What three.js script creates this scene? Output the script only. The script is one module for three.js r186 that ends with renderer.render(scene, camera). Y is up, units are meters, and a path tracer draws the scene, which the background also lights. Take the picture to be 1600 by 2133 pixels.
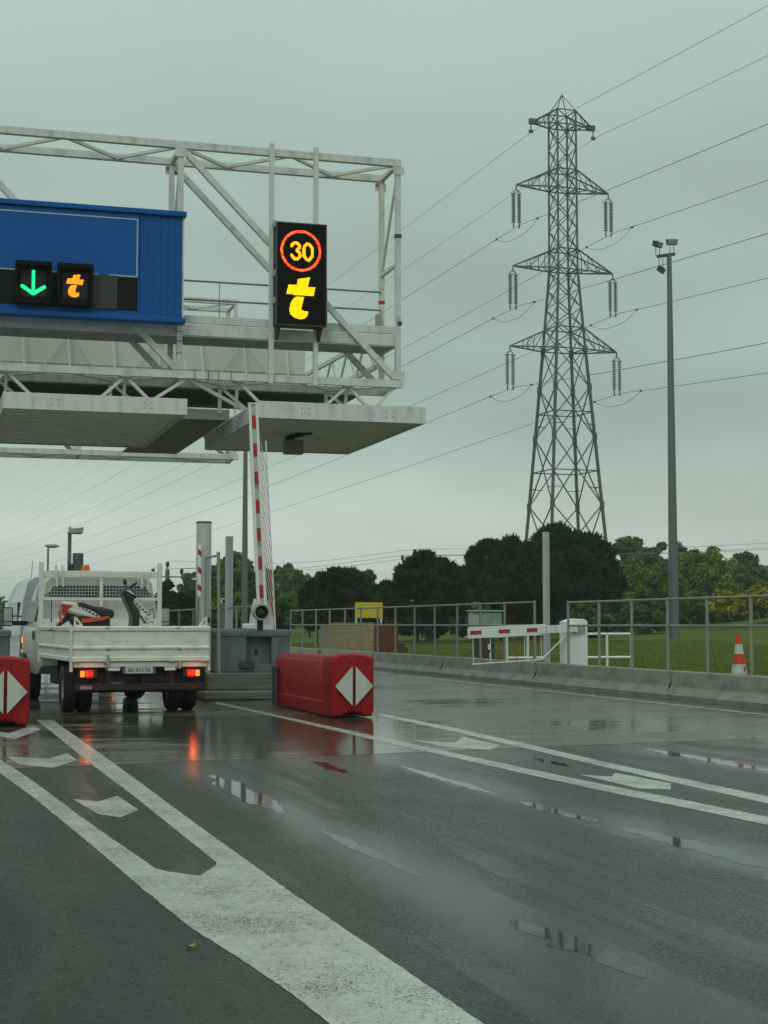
import * as THREE from 'three';
import { mergeGeometries, toCreasedNormals } from 'three/addons/utils/BufferGeometryUtils.js';
import { RoundedBoxGeometry } from 'three/addons/geometries/RoundedBoxGeometry.js';
import { ImprovedNoise } from 'three/addons/math/ImprovedNoise.js';
import { RectAreaLightUniformsLib } from 'three/addons/lights/RectAreaLightUniformsLib.js';

// ------------------------------------------------------------------ camera
const scene = new THREE.Scene();
const renderer = new THREE.WebGLRenderer({ antialias: true });
renderer.toneMapping = THREE.LinearToneMapping;
renderer.toneMappingExposure = 1.0;
renderer.shadowMap.enabled = true;
const YAW = 16.332 * Math.PI / 180, PITCH = 4.047 * Math.PI / 180, EYE = 1.27;
const camera = new THREE.PerspectiveCamera(35.82, 0.75, 0.1, 4000);
camera.position.set(0, EYE, 0);
camera.lookAt(Math.sin(YAW) * Math.cos(PITCH), EYE + Math.sin(PITCH), -Math.cos(YAW) * Math.cos(PITCH));

// ------------------------------------------------------------------ sky: a rainy overcast, computed
const perlin = new ImprovedNoise();
const clamp = (v, a = 0, b = 1) => Math.min(b, Math.max(a, v));
const lerp = (a, b, t) => a + (b - a) * t;
const sstep = (a, b, v) => { const t = clamp((v - a) / (b - a)); return t * t * (3 - 2 * t); };
const fbm3 = (x, y, z, n = 5) => { let s = 0, a = 0.5; for (let i = 0; i < n; i++) { s += a * perlin.noise(x, y, z); x *= 2.03; y *= 2.03; z *= 2.03; a *= 0.5; } return s; };
const table = (t, e) => { for (let i = 1; i < t.length; i++) if (e <= t[i][0]) return lerp(t[i - 1][1], t[i][1], (e - t[i - 1][0]) / (t[i][0] - t[i - 1][0])); return t[t.length - 1][1]; };
const SKYL = [[-90, 0.30], [-2, 0.74], [0, 0.78], [3.2, 0.75], [5, 0.64], [7.5, 0.51], [11, 0.47], [16, 0.50], [22, 0.57], [35, 0.68], [60, 0.85], [90, 0.95]];
{
  const W = 2048, H = 1024, d = new Float32Array(W * H * 4);
  for (let j = 0; j < H; j++) {
    const el = (j + 0.5) / H * 180 - 90, er = el * Math.PI / 180, y = Math.sin(er), c = Math.cos(er);
    const base = table(SKYL, el), warm = 1 - sstep(1, 9, el);
    for (let i = 0; i < W; i++) {
      const az = ((i + 0.5) / W - 0.5) * 2 * Math.PI, x = Math.cos(az) * c, z = Math.sin(az) * c;
      const k = 1 / (Math.max(y, 0) + 0.16), px = x * k, pz = z * k;
      let n = 0.7 * fbm3(px * 0.55 + 3.1, 1.7, pz * 0.55 + 8.2, 4) + 0.25 * fbm3(px * 1.5 + 9.1, 5.3, pz * 1.5 + 1.4, 4);
      n += 0.75 * fbm3(x * 3.6 + 2.2, y * 9, z * 3.6 + 0.7, 5) * (1 - sstep(9, 22, el));
      const L = base * (1 + 0.42 * n * sstep(-1, 4, el)), o = (j * W + i) * 4;
      d[o] = L * lerp(0.775, 0.895, warm); d[o + 1] = L; d[o + 2] = L * lerp(0.915, 0.88, warm); d[o + 3] = 1;
    }
  }
  const t = new THREE.DataTexture(d, W, H, THREE.RGBAFormat, THREE.FloatType);
  t.mapping = THREE.EquirectangularReflectionMapping; t.magFilter = t.minFilter = THREE.LinearFilter; t.needsUpdate = true;
  scene.background = t; scene.environment = t;
}
const sun = new THREE.DirectionalLight(new THREE.Color(1, 0.98, 0.92), 0.6);
sun.position.set(-45, 80, 55); sun.target.position.set(8, 0, -35);
sun.castShadow = true; sun.shadow.radius = 40; sun.shadow.mapSize.set(2048, 2048);
Object.assign(sun.shadow.camera, { left: -90, right: 90, top: 90, bottom: -90, near: 1, far: 320 });
scene.add(sun, sun.target);
RectAreaLightUniformsLib.init();
scene.fog = new THREE.FogExp2(new THREE.Color(0.80, 0.92, 0.86), 0.0005);

// ------------------------------------------------------------------ helpers
let seed = 7;
const rnd = () => { seed = (seed * 1664525 + 1013904223) >>> 0; return seed / 4294967296; };
const rr = (a, b) => a + (b - a) * rnd();
const V = (x, y, s) => new THREE.Vector3(x, y, -s);           // x right, y up, s metres ahead along the lanes
const used = new Map();
function numbered(n) { const k = used.get(n) || 0; used.set(n, k + 1); return k ? n + '_' + String(k).padStart(3, '0') : n; }
function tag(o, label, category, group) { o.userData.label = label; o.userData.category = category; if (group) o.userData.group = group; return o; }
function thing(name, label, category, pos = [0, 0, 0], turn = 0, group) {
  const o = new THREE.Group(); o.name = numbered(name); o.position.copy(V(...pos)); o.rotation.y = turn; scene.add(o);
  return tag(o, label, category, group);
}
function structure(name, geo, mat) { const m = new THREE.Mesh(geo, mat); m.name = numbered(name); m.userData.kind = 'structure'; m.receiveShadow = m.castShadow = true; scene.add(m); return m; }
function part(parent, name, geo, mat, x = 0, y = 0, s = 0) {
  const m = new THREE.Mesh(geo, mat); m.name = name; m.position.copy(V(x, y, s)); m.castShadow = m.receiveShadow = true; parent.add(m); return m;
}
function copyOf(src, label, pos, turn, group) {
  const c = src.clone(); c.name = numbered(src.name.replace(/_\d{3}$/, '')); c.position.copy(V(...pos)); if (turn !== undefined) c.rotation.y = turn;
  c.userData = { ...src.userData, label }; if (group) c.userData.group = group; scene.add(c); return c;
}
const unitBox = new THREE.BoxGeometry(1, 1, 1), unitCyl = new THREE.CylinderGeometry(0.5, 0.5, 1, 10).rotateX(Math.PI / 2);
const MX = new THREE.Matrix4();
function aim(o, a, b) {                                         // local z along a->b
  const d = b.clone().sub(a), L = d.length(); d.normalize();
  const up = Math.abs(d.y) > 0.95 ? new THREE.Vector3(1, 0, 0) : new THREE.Vector3(0, 1, 0);
  const x = up.clone().cross(d).normalize(), y = d.clone().cross(x);
  MX.makeBasis(x, y, d); o.quaternion.setFromRotationMatrix(MX); o.position.copy(a).add(b).multiplyScalar(0.5); return L;
}
// a straight member from a to b, w wide and h high; points in the thing's own coordinates
function beam(parent, name, a, b, w, h, mat, round) {
  const m = new THREE.Mesh(round ? unitCyl : unitBox, mat); m.name = name; m.castShadow = m.receiveShadow = true;
  const L = aim(m, a, b); m.scale.set(w, h, L); parent.add(m); return m;
}
const tube = (parent, name, a, b, r, mat) => beam(parent, name, a, b, r * 2, r * 2, mat, true);
function uvBox(w, h, d) {                                       // box with uv in metres
  const g = new THREE.BoxGeometry(w, h, d), uv = g.attributes.uv, n = g.attributes.normal, o = rnd() * 7;
  for (let i = 0; i < uv.count; i++) {
    const ax = Math.abs(n.getX(i)), ay = Math.abs(n.getY(i));
    uv.setXY(i, o + uv.getX(i) * (ax > 0.5 ? d : w), o + uv.getY(i) * (ay > 0.5 ? d : h));
  }
  return g;
}
function texBeam(parent, name, a, b, w, h, mat) {               // member with its own uv in metres
  const L = a.distanceTo(b), m = new THREE.Mesh(uvBox(w, h, L), mat); m.name = name; m.castShadow = m.receiveShadow = true; aim(m, a, b); parent.add(m); return m;
}
function box(parent, name, x0, x1, y0, y1, s0, s1, mat, r = 0) {
  const w = x1 - x0, h = y1 - y0, d = s1 - s0;
  return part(parent, name, r ? new RoundedBoxGeometry(w, h, d, 3, r) : uvBox(w, h, d), mat, (x0 + x1) / 2, (y0 + y1) / 2, (s0 + s1) / 2);
}
function curveTube(parent, name, pts, r, mat, seg = 40, rs = 6) {
  const m = new THREE.Mesh(new THREE.TubeGeometry(new THREE.CatmullRomCurve3(pts), seg, r, rs), mat); m.name = name; m.castShadow = m.receiveShadow = true; parent.add(m); return m;
}
function extrudeXY(pts, depth, bevel = 0.01) {                  // outline in x,y; depth runs along z, centred
  const sh = new THREE.Shape(pts.map(p => new THREE.Vector2(p[0], p[1])));
  const g = new THREE.ExtrudeGeometry(sh, { depth: depth - 2 * bevel, bevelEnabled: bevel > 0, bevelThickness: bevel, bevelSize: bevel, bevelOffset: -bevel, bevelSegments: 2, curveSegments: 10 });
  g.translate(0, 0, -depth / 2 + bevel); return g;
}
const smoothPts = (pts, n = 4) => new THREE.CatmullRomCurve3(pts.map(p => new THREE.Vector3(p[0], p[1], 0)), true, 'catmullrom', 0.4).getPoints(pts.length * n).slice(0, -1).map(p => [p.x, p.y]);
function loft(rings, closedEnds = true, crease = 0.6) {         // rings: arrays of [x,y,s], all the same length
  const n = rings[0].length, pos = [], idx = [];
  for (const r of rings) for (const p of r) pos.push(p[0], p[1], -p[2]);
  for (let i = 0; i + 1 < rings.length; i++) for (let j = 0; j < n; j++) { const a = i * n + j, b = i * n + (j + 1) % n, c = a + n, e = b + n; idx.push(a, b, c, b, e, c); }
  if (closedEnds) for (const [o, f] of [[0, 0], [(rings.length - 1) * n, 1]]) for (let j = 1; j + 1 < n; j++) f ? idx.push(o, o + j, o + j + 1) : idx.push(o, o + j + 1, o + j);
  const g = new THREE.BufferGeometry(); g.setAttribute('position', new THREE.Float32BufferAttribute(pos, 3)); g.setIndex(idx);
  const uv = []; for (let i = 0; i < pos.length / 3; i++) uv.push(pos[i * 3] + pos[i * 3 + 2], pos[i * 3 + 1]); g.setAttribute('uv', new THREE.Float32BufferAttribute(uv, 2));
  return toCreasedNormals(g, crease);
}

// ------------------------------------------------------------------ noise and textures
const NT = 512, noiseTile = (() => {                            // a tileable fractal noise, 0..1
  const a = new Float32Array(NT * NT);
  for (const [f, w, s] of [[4, 0.40, 1], [8, 0.26, 2], [16, 0.16, 3], [32, 0.10, 4], [64, 0.08, 5]]) {
    const g = new Float32Array(f * f); let q = s * 7919 + 11;
    for (let i = 0; i < f * f; i++) { q = (q * 1664525 + 1013904223) >>> 0; g[i] = q / 4294967296; }
    for (let y = 0; y < NT; y++) for (let x = 0; x < NT; x++) {
      const u = x / NT * f, v = y / NT * f, xi = u | 0, yi = v | 0; let fx = u - xi, fy = v - yi; fx = fx * fx * (3 - 2 * fx); fy = fy * fy * (3 - 2 * fy);
      const x1 = (xi + 1) % f, y1 = (yi + 1) % f;
      a[y * NT + x] += w * lerp(lerp(g[yi * f + xi], g[yi * f + x1], fx), lerp(g[y1 * f + xi], g[y1 * f + x1], fx), fy);
    }
  }
  return a;
})();
const N = (u, v) => {                                           // u,v: one unit is one whole tile
  u = (u - Math.floor(u)) * NT; v = (v - Math.floor(v)) * NT; const x = u | 0, y = v | 0, fx = u - x, fy = v - y, x1 = (x + 1) % NT, y1 = (y + 1) % NT;
  return lerp(lerp(noiseTile[y * NT + x], noiseTile[y * NT + x1], fx), lerp(noiseTile[y1 * NT + x], noiseTile[y1 * NT + x1], fx), fy);
};
const lin2s = v => 255 * Math.pow(clamp(v), 1 / 2.2);
function dataTex(w, h, fn, { srgb = false, wrap = THREE.RepeatWrapping, rep = null } = {}) {
  const d = new Uint8Array(w * h * 4);
  for (let y = 0; y < h; y++) for (let x = 0; x < w; x++) {
    const c = fn((x + 0.5) / w, (y + 0.5) / h), o = (y * w + x) * 4;
    if (typeof c === 'number') { d[o] = d[o + 1] = d[o + 2] = clamp(c) * 255; } else for (let k = 0; k < 3; k++) d[o + k] = srgb ? lin2s(c[k]) : clamp(c[k]) * 255;
    d[o + 3] = 255;
  }
  const t = new THREE.DataTexture(d, w, h); t.wrapS = t.wrapT = wrap; t.magFilter = THREE.LinearFilter; t.minFilter = THREE.LinearMipmapLinearFilter; t.generateMipmaps = true;
  if (srgb) t.colorSpace = THREE.SRGBColorSpace; if (rep) t.repeat.set(...rep); t.needsUpdate = true; return t;
}
const C = (r, g, b) => new THREE.Color().setRGB(r, g, b);
const M = (color, roughness = 0.6, metalness = 0, extra = {}) => new THREE.MeshStandardMaterial({ color, roughness, metalness, ...extra });
const P = (color, roughness, extra = {}) => new THREE.MeshPhysicalMaterial({ color, roughness, ...extra });
// painted steel that has stood in the weather: streaks and blotches of dirt
const grime = dataTex(512, 512, (u, v) => { const n = N(u * 2, v * 2), s = N(u * 6 + 0.3, v * 0.7), k = 1 - 0.22 * sstep(0.50, 0.80, n) - 0.10 * sstep(0.56, 0.74, s); return [k, k * 0.995, k * 0.97]; }, { srgb: true, rep: [0.31, 0.23] });
const grimeR = dataTex(256, 256, (u, v) => 0.35 + 0.45 * N(u * 3, v * 3), { rep: [0.7, 0.7] });
const dents = dataTex(256, 256, (u, v) => N(u, v), { rep: [0.5, 0.5] });
const steelWhite = M(C(0.66, 0.67, 0.64), 1, 0, { map: grime, roughnessMap: grimeR });
const steelGrey = M(C(0.33, 0.34, 0.33), 1, 0, { map: grime, roughnessMap: grimeR });
const galv = M(C(0.27, 0.27, 0.235), 0.55, 0.2, { map: grime });
const alu = M(C(0.52, 0.53, 0.53), 0.38, 0.6);
const white = M(C(0.76, 0.77, 0.74), 0.45);
const black = M(C(0.012, 0.012, 0.013), 0.5);
const darkGrey = M(C(0.045, 0.047, 0.05), 0.6);
const glassDark = P(C(0.025, 0.035, 0.034), 0.06, { specularIntensity: 1 });
const rubber = M(C(0.016, 0.016, 0.016), 0.75);
const redRefl = M(C(0.42, 0.015, 0.02), 0.35);

// ------------------------------------------------------------------ ground, road, apron
const groundY = (x, s) => {
  const g = 0.22 * sstep(12.5, 13.6, x) + 0.35 * sstep(40, 130, s) * sstep(13, 30, x);
  return -0.035 + g + 2.6 * Math.exp(-(((x - 70) / 14) ** 2 + ((s - 92) / 24) ** 2)) + (x > 13 ? 0.06 * (N(x / 40, s / 40) - 0.5) * 2 : 0);
};
{
  const xs = [-1800, -600, -200, -80, -40, -14, 5, 12.3], ss = [-400, -100, -30, -5, 6];
  for (let x = 12.5; x < 100; x += x < 16 ? 0.5 : 2.2) xs.push(x); xs.push(120, 170, 300, 700, 1800);
  for (let s = 9; s < 170; s += 3) ss.push(s); ss.push(200, 300, 600, 1200, 2500);
  const pos = [], uv = [], idx = [];
  for (const s of ss) for (const x of xs) { pos.push(x, groundY(x, s), -s); uv.push(x, s); }
  for (let j = 0; j + 1 < ss.length; j++) for (let i = 0; i + 1 < xs.length; i++) { const a = j * xs.length + i, b = a + xs.length; idx.push(a, a + 1, b, a + 1, b + 1, b); }
  const g = new THREE.BufferGeometry(); g.setAttribute('position', new THREE.Float32BufferAttribute(pos, 3)); g.setAttribute('uv', new THREE.Float32BufferAttribute(uv, 2)); g.setIndex(idx); g.computeVertexNormals();
  const gm = dataTex(1024, 1024, (u, v) => { const n = N(u * 2, v * 2), f = N(u * 23, v * 23), y = sstep(0.45, 0.7, N(u * 5 + 0.4, v * 5)); const k = 0.6 + 0.5 * n + 0.5 * (f - 0.5); return [lerp(0.072, 0.125, y) * k, lerp(0.120, 0.140, y) * k, lerp(0.014, 0.018, y) * k]; }, { srgb: true, rep: [1 / 14, 1 / 14] });
  structure('ground', g, P(C(1, 1, 1), 0.95, { map: gm, specularIntensity: 0.15 }));
}
function sheet(x0, x1, s0, s1, y, uvf) {                        // s0, s1 may be functions of x
  const f = v => typeof v === 'function' ? v : () => v, n = 24, pos = [], uv = [], idx = [];
  for (let i = 0; i <= n; i++) { const x = lerp(x0, x1, i / n); for (const s of [f(s0)(x), f(s1)(x)]) { pos.push(x, y, -s); uv.push(...uvf(x, s)); } }
  for (let i = 0; i < n; i++) { const a = i * 2; idx.push(a, a + 2, a + 1, a + 1, a + 2, a + 3); }
  const g = new THREE.BufferGeometry(); g.setAttribute('position', new THREE.Float32BufferAttribute(pos, 3)); g.setAttribute('uv', new THREE.Float32BufferAttribute(uv, 2)); g.setIndex(idx); g.computeVertexNormals(); return g;
}
const seamS = x => 14.28 + 0.178 * x;
// wet asphalt: water lies in the wheel ruts, a film of varying thickness elsewhere
const ruts = [2.42, 4.30, 7.1, 9.0, -2.3, -0.35];
const wetAt = (x, s) => {                                       // 0 damp .. 1 standing water
  let w = 0;
  for (const r of ruts) {
    const wob = 0.16 * (N(s / 9 + r, r * 0.31) - 0.5), wd = 0.10 + 0.30 * N(s / 6 + r * 2.1, 0.37), t = Math.exp(-(((x - r - wob) / wd) ** 2));
    w = Math.max(w, t * sstep(0.30, 0.52, N(s / 11 + r * 0.7, x / 7)) * 0.95);
  }
  for (const [r, a, b, wd] of [[2.40, 10.3, 13.3, 0.13], [4.24, 7.0, 14.2, 0.15], [7.12, 9, 15.5, 0.16], [2.56, 4.6, 7.4, 0.12]]) {   // water standing along the ruts, hard-edged
    const e = Math.abs(x - r - 0.10 * (N(s / 5 + r, 0.7) - 0.5)) / (wd * (0.6 + 0.8 * N(s / 2.5, r)));
    w = Math.max(w, sstep(1.15, 0.85, e) * sstep(a - 0.3, a + 0.2, s) * sstep(b + 0.3, b - 0.2, s) * sstep(0.36, 0.44, N(s / 3.1 + r, r * 0.7)));
  }
  const q = N(x / 1.6 + 0.5, s / 16 + 0.3), low = sstep(12.4, 14.6, s) * sstep(2.4, 3.4, x) * sstep(6.6, 5.4, x);   // the road dips towards the slab
  return clamp(Math.max(w, sstep(0.50, 0.68, q) * 0.55, low * (0.65 + 0.6 * (N(x / 3, s / 1.1) - 0.5))));
};
const pz = new Uint32Array([99]); const grain = () => { pz[0] = pz[0] * 1664525 + 1013904223; return pz[0] / 4294967296; };
{
  const X0 = -3, S0 = 3, R = 16, T = 2048;
  const col = dataTex(T, T, (u, v) => {
    const x = X0 + u * R, s = S0 + v * R, w = wetAt(x, s), g = grain(), g2 = N(u * 41, v * 41), big = N(u * 1.3 + 0.2, v * 1.1);
    let k = 0.029 * (0.80 + 0.30 * big + 0.7 * (g2 - 0.5) + 1.1 * (g - 0.5)) * (1 - 0.25 * w) * (1 - 0.22 * sstep(0.46, 0.62, N(x / 0.9, s / 14 + 0.5)));
    if (g > 0.994) k += 0.06 + 0.14 * g2;                                  // pale stones
    const ex = (x - 0.30 - 0.05 * (s - 6.8)) / 0.22, es = (s - 6.85) / 1.35, darkRefl = sstep(1.25, 0.55, Math.sqrt(ex * ex + es * es) + 1.1 * (N(x / 1.1, s / 2.2) - 0.5) + 0.25 * (g - 0.5));
    k *= 1 - 0.72 * darkRefl;                                      // dark reflection painted into the asphalt colour, with a ragged edge
    return [k * 0.80, k * 1.10, k * 0.82];
  }, { srgb: true, wrap: THREE.MirroredRepeatWrapping });
  const rough = dataTex(T, T, (u, v) => { const x = X0 + u * R, s = S0 + v * R, w = wetAt(x, s), b = 0.36 + 0.16 * (N(u * 5, v * 5) - 0.5) + 0.30 * (grain() - 0.5); return lerp(b, 0.07 + 0.05 * N(u * 9, v * 9), w); }, { wrap: THREE.MirroredRepeatWrapping });
  const fine = dataTex(512, 512, () => grain(), { rep: [R / 2.2, R / 2.2] });
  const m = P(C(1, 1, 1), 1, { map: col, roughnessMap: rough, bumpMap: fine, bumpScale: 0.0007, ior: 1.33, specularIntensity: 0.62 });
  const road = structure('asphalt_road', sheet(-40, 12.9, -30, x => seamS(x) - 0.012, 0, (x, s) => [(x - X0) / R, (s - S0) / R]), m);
  // water standing in the wheel ruts: thin flat pools with ragged banks
  const water = P(C(0.022, 0.026, 0.023), 0.045, { ior: 1.33 });
  for (const [xc, a, b, wd, slope] of [[2.38, 10.5, 13.35, 0.115, 0.004], [4.17, 11.2, 13.7, 0.06, 0], [4.21, 9.5, 10.75, 0.075, -0.03], [4.33, 7.3, 9.25, 0.11, -0.03], [7.12, 12.0, 14.9, 0.12, 0.01], [2.53, 5.3, 6.5, 0.09, -0.04], [9.05, 11.5, 14.6, 0.1, 0], [5.62, 13.2, 14.2, 0.07, 0.02], [2.45, 7.7, 9.6, 0.06, -0.02], [3.55, 13.2, 14.4, 0.1, 0]]) {
    const L = [], Rr = [], n = Math.round((b - a) / 0.05);
    for (let k = 0; k <= n; k++) { const s = lerp(a, b, k / n), e = Math.sqrt(Math.sin(Math.PI * clamp(k / n, 0.001, 0.999))), f1 = N(s / 2.3 + xc, xc * 0.31) + 0.9 * (N(s / 0.7 + xc, xc) - 0.45), f2 = N(s / 2.3 + xc + 0.4, xc * 0.53) + 0.9 * (N(s / 0.8 + xc * 2, xc * 0.7) - 0.45), w1 = wd * e * (0.06 + 2.0 * Math.max(0, f1 - 0.2)), w2 = wd * e * (0.06 + 2.0 * Math.max(0, f2 - 0.2)), c = xc + slope * (s - a) + 0.03 * (rnd() - 0.5) * 0.4; L.push(new THREE.Vector2(c - w1, s)); Rr.push(new THREE.Vector2(c + w2, s)); }
    const g = new THREE.ShapeGeometry(new THREE.Shape(L.concat(Rr.reverse()))); g.rotateX(-Math.PI / 2); const p = new THREE.Mesh(g, water); p.name = 'puddle'; p.position.y = 0.0009; p.receiveShadow = true; road.add(p);
  }
}
let apron;
{
  const X0 = -4, S0 = 13, RX = 17, RS = 34;
  const wet = (x, s) => { const p = N(x / 13 + 0.6, s / 6 + 0.1), q = N(x / 3.5, s / 0.9 + 0.3); return sstep(0.40, 0.58, 0.62 * p + 0.38 * q - 0.10 * sstep(6.2, 7.5, x) + 0.16 * sstep(2.2, 3.2, x) * sstep(6.6, 5.6, x) * sstep(23, 20, s)); };
  const col = dataTex(1024, 2048, (u, v) => {
    const x = X0 + u * RX, s = S0 + v * RS, w = wet(x, s), b = N(u * 3, v * 5), st = sstep(0.56, 0.7, N(x / 4 + 0.7, s / 1.6));
    const k = (0.62 + 0.7 * b + 0.3 * (grain() - 0.5)) * (1 - 0.35 * w) * (1 - 0.35 * st); return [0.092 * k, 0.088 * k, 0.066 * k];
  }, { srgb: true, wrap: THREE.MirroredRepeatWrapping });
  const rough = dataTex(1024, 2048, (u, v) => { const x = X0 + u * RX, s = S0 + v * RS; return lerp(0.26 + 0.12 * N(u * 14, v * 22), 0.08 + 0.06 * N(u * 6, v * 6), wet(x, s)); }, { wrap: THREE.MirroredRepeatWrapping });
  const ripple = dataTex(512, 512, (u, v) => N(u * 1, v * 5), { rep: [RX / 6, RS / 6] });
  const m = P(C(1, 1, 1), 1, { map: col, roughnessMap: rough, bumpMap: ripple, bumpScale: 0.0030, ior: 1.36 });
  apron = structure('concrete_apron', sheet(-40, 12.9, x => seamS(x) + 0.012, 220, 0.0005, (x, s) => [(x - X0) / RX, (s - S0) / RS]), m);
  // the joint between the two: a recessed strip of tar
  structure('tar_joint', sheet(-40, 12.9, x => seamS(x) - 0.02, x => seamS(x) + 0.02, -0.008, (x, s) => [x, s]), M(C(0.012, 0.012, 0.012), 0.4));
}
// painted markings: thin sheets of worn thermoplastic paint
const paintA = dataTex(1024, 1024, (u, v) => { const f = N(u * 29, v * 29), g = grain(), b = N(u * 2 + 0.1, v * 2); const wear = 0.30 * f + 0.46 * g + 0.44 * b; return sstep(0.83, 0.75, wear); }, { rep: [0.24, 0.24] });
const paintC = dataTex(512, 512, (u, v) => { const k = 0.50 * (0.72 + 0.42 * N(u * 3, v * 3) + 0.2 * (N(u * 19, v * 19) - 0.5)); return [k, k * 1.0, k * 0.93]; }, { srgb: true, rep: [0.5, 0.5] });
const paint = P(C(1, 1, 1), 0.42, { map: paintC, alphaMap: paintA, transparent: true, roughnessMap: grimeR, ior: 1.4 });
function marking(name, pts, y, ragged = 0.0025) {                // outline in x,s
  const out = [];
  for (let i = 0; i < pts.length; i++) {
    const a = pts[i], b = pts[(i + 1) % pts.length], L = Math.hypot(b[0] - a[0], b[1] - a[1]), n = Math.max(1, Math.round(L / 0.05));
    for (let k = 0; k < n; k++) { const t = k / n, j = ragged * (rnd() - 0.5) * 2; out.push(new THREE.Vector2(lerp(a[0], b[0], t) + j, lerp(a[1], b[1], t) + j * 0.5)); }
  }
  const g = new THREE.ShapeGeometry(new THREE.Shape(out)); g.rotateX(-Math.PI / 2); // y(s) -> -z
  const m = new THREE.Mesh(g, paint); m.name = name; m.position.y = y; m.receiveShadow = true; apron.add(m); return m;
}
const R1 = [[4.70, 25.81], [4.80, 22.91], [4.90, 20.26], [5.00, 17.51], [5.08, 15.41], [5.12, 14.27], [5.19, 12.64], [5.26, 11.35], [5.34, 10.41], [5.40, 9.43], [5.50, 7.6], [5.52, 5.5]];
const R1b = [[5.28, 5.3], [5.26, 7.4], [5.18, 9.05], [5.13, 9.95], [5.05, 10.91], [4.99, 12.10], [4.93, 13.73], [4.90, 14.90], [4.83, 16.58], [4.76, 19.59], [4.70, 22.18], [4.58, 25.19]];
marking('lane_line', [[0.69, 14.05], [0.83, 12.04], [0.98, 9.34], [1.06, 7.69], [1.12, 6.68], [1.19, 6.10], [1.25, 5.50], [1.28, 4.99], [1.32, 4.2], [1.80, 4.0], [1.75, 4.85], [1.74, 5.90], [1.73, 6.66], [1.72, 7.43], [1.72, 8.64], [1.72, 10.29], [1.73, 12.69], [1.74, 15.84], [1.73, 21.53], [1.52, 21.59], [1.53, 17.93], [1.53, 14.53], [1.55, 12.00], [1.55, 9.73], [1.55, 8.47], [1.53, 8.37], [1.39, 8.05], [1.26, 8.22], [1.21, 8.35], [1.13, 9.51], [1.05, 10.76], [0.91, 13.33], [0.76, 15.44], [0.5, 20.5], [0.3, 20.5], [0.55, 15.9]], 0.0022);
marking('lane_line', R1.concat(R1b), 0.0022);
marking('lane_line', [[6.33, 21.84], [6.33, 18.64], [6.22, 15.82], [6.10, 13.56], [6.06, 12.16], [6.04, 10.61], [5.95, 8.0], [5.90, 6.0], [5.66, 6.0], [5.72, 8.0], [5.80, 10.18], [5.84, 11.68], [5.88, 13.07], [5.98, 15.16], [6.10, 17.89], [6.16, 21.27]], 0.0022);
for (const p of [[[0.84, 15.75], [1.20, 15.36], [1.43, 15.99], [1.45, 15.12], [1.16, 14.39], [0.90, 14.81]], [[1.10, 11.80], [1.26, 11.59], [1.44, 11.93], [1.47, 10.98], [1.30, 10.60], [1.18, 10.80]], [[5.21, 16.70], [5.56, 16.23], [5.92, 17.03], [5.88, 15.73], [5.55, 15.16], [5.27, 15.69]], [[5.38, 12.50], [5.57, 12.26], [5.74, 12.57], [5.79, 11.62], [5.57, 11.18], [5.37, 11.32]], [[0.80, 18.9], [1.04, 18.08], [1.44, 19.62], [1.39, 20.39], [1.04, 19.1], [0.80, 19.7]]]) marking('chevron_mark', p, 0.0022);
marking('edge_line', [[11.42, 12], [11.5, 20], [11.6, 30], [11.6, 40], [11.55, 50], [11.43, 50], [11.48, 40], [11.47, 30], [11.36, 20], [11.28, 12]], 0.0022, 0.008);

// ------------------------------------------------------------------ low concrete barrier units and the railing on them
const concTex = dataTex(512, 512, (u, v) => { const n = N(u * 2, v * 2), s = N(u * 3, v * 0.7 + 0.2), f = N(u * 21, v * 21); const k = 0.8 + 0.6 * (n - 0.5) + 0.3 * (f - 0.5) - 0.2 * sstep(0.5, 0.75, s); return [0.30 * k, 0.29 * k, 0.24 * k]; }, { srgb: true, rep: [0.21, 0.7] });
const concrete = M(C(1, 1, 1), 0.72, 0, { map: concTex, bumpMap: dents, bumpScale: 0.004 });
const concreteDark = M(C(0.50, 0.50, 0.46), 0.55, 0, { map: concTex });
{
  const prof = [[0, 0], [0, 0.08], [0.035, 0.10], [0.13, 0.21], [0.18, 0.455], [0.195, 0.47], [0.405, 0.47], [0.42, 0.455], [0.47, 0.21], [0.565, 0.10], [0.6, 0.08], [0.6, 0]];
  const L = 6.16, rings = [0, 0.02, L / 4, L / 2, L * 3 / 4, L - 0.02, L].map((s, i, a) => prof.map(([x, y]) => { const e = (i === 0 || i === a.length - 1) ? 0.02 : 0; return [x + e * Math.sign(0.3 - x), y - (y > 0.1 ? e : 0), s]; }));
  const g = loft(rings, true, 0.5); const uv = g.attributes.uv, po = g.attributes.position; for (let i = 0; i < uv.count; i++) uv.setXY(i, po.getZ(i), po.getY(i) + po.getX(i) * 0.6);
  const who = ['nearest to the cone', 'below the white barrier cabinet', 'under the lowered boom tip', 'second beyond the lowered boom', 'in front of the brick enclosure', 'last, past the brick enclosure'];
  [18.55, 24.72, 31.05, 37.25, 43.45, 49.65].forEach((s, i) => {
    const m = new THREE.Mesh(g, concrete); m.name = numbered('concrete_barrier'); m.position.copy(V(12.20 + (i > 1 ? 0.06 : 0) - (i > 4 ? 0.1 : 0), 0, s)); m.castShadow = m.receiveShadow = true; scene.add(m);
    tag(m, 'low grey concrete barrier unit ' + who[i], 'concrete barrier', 'low concrete barrier units along the road edge');
  });
}
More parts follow.
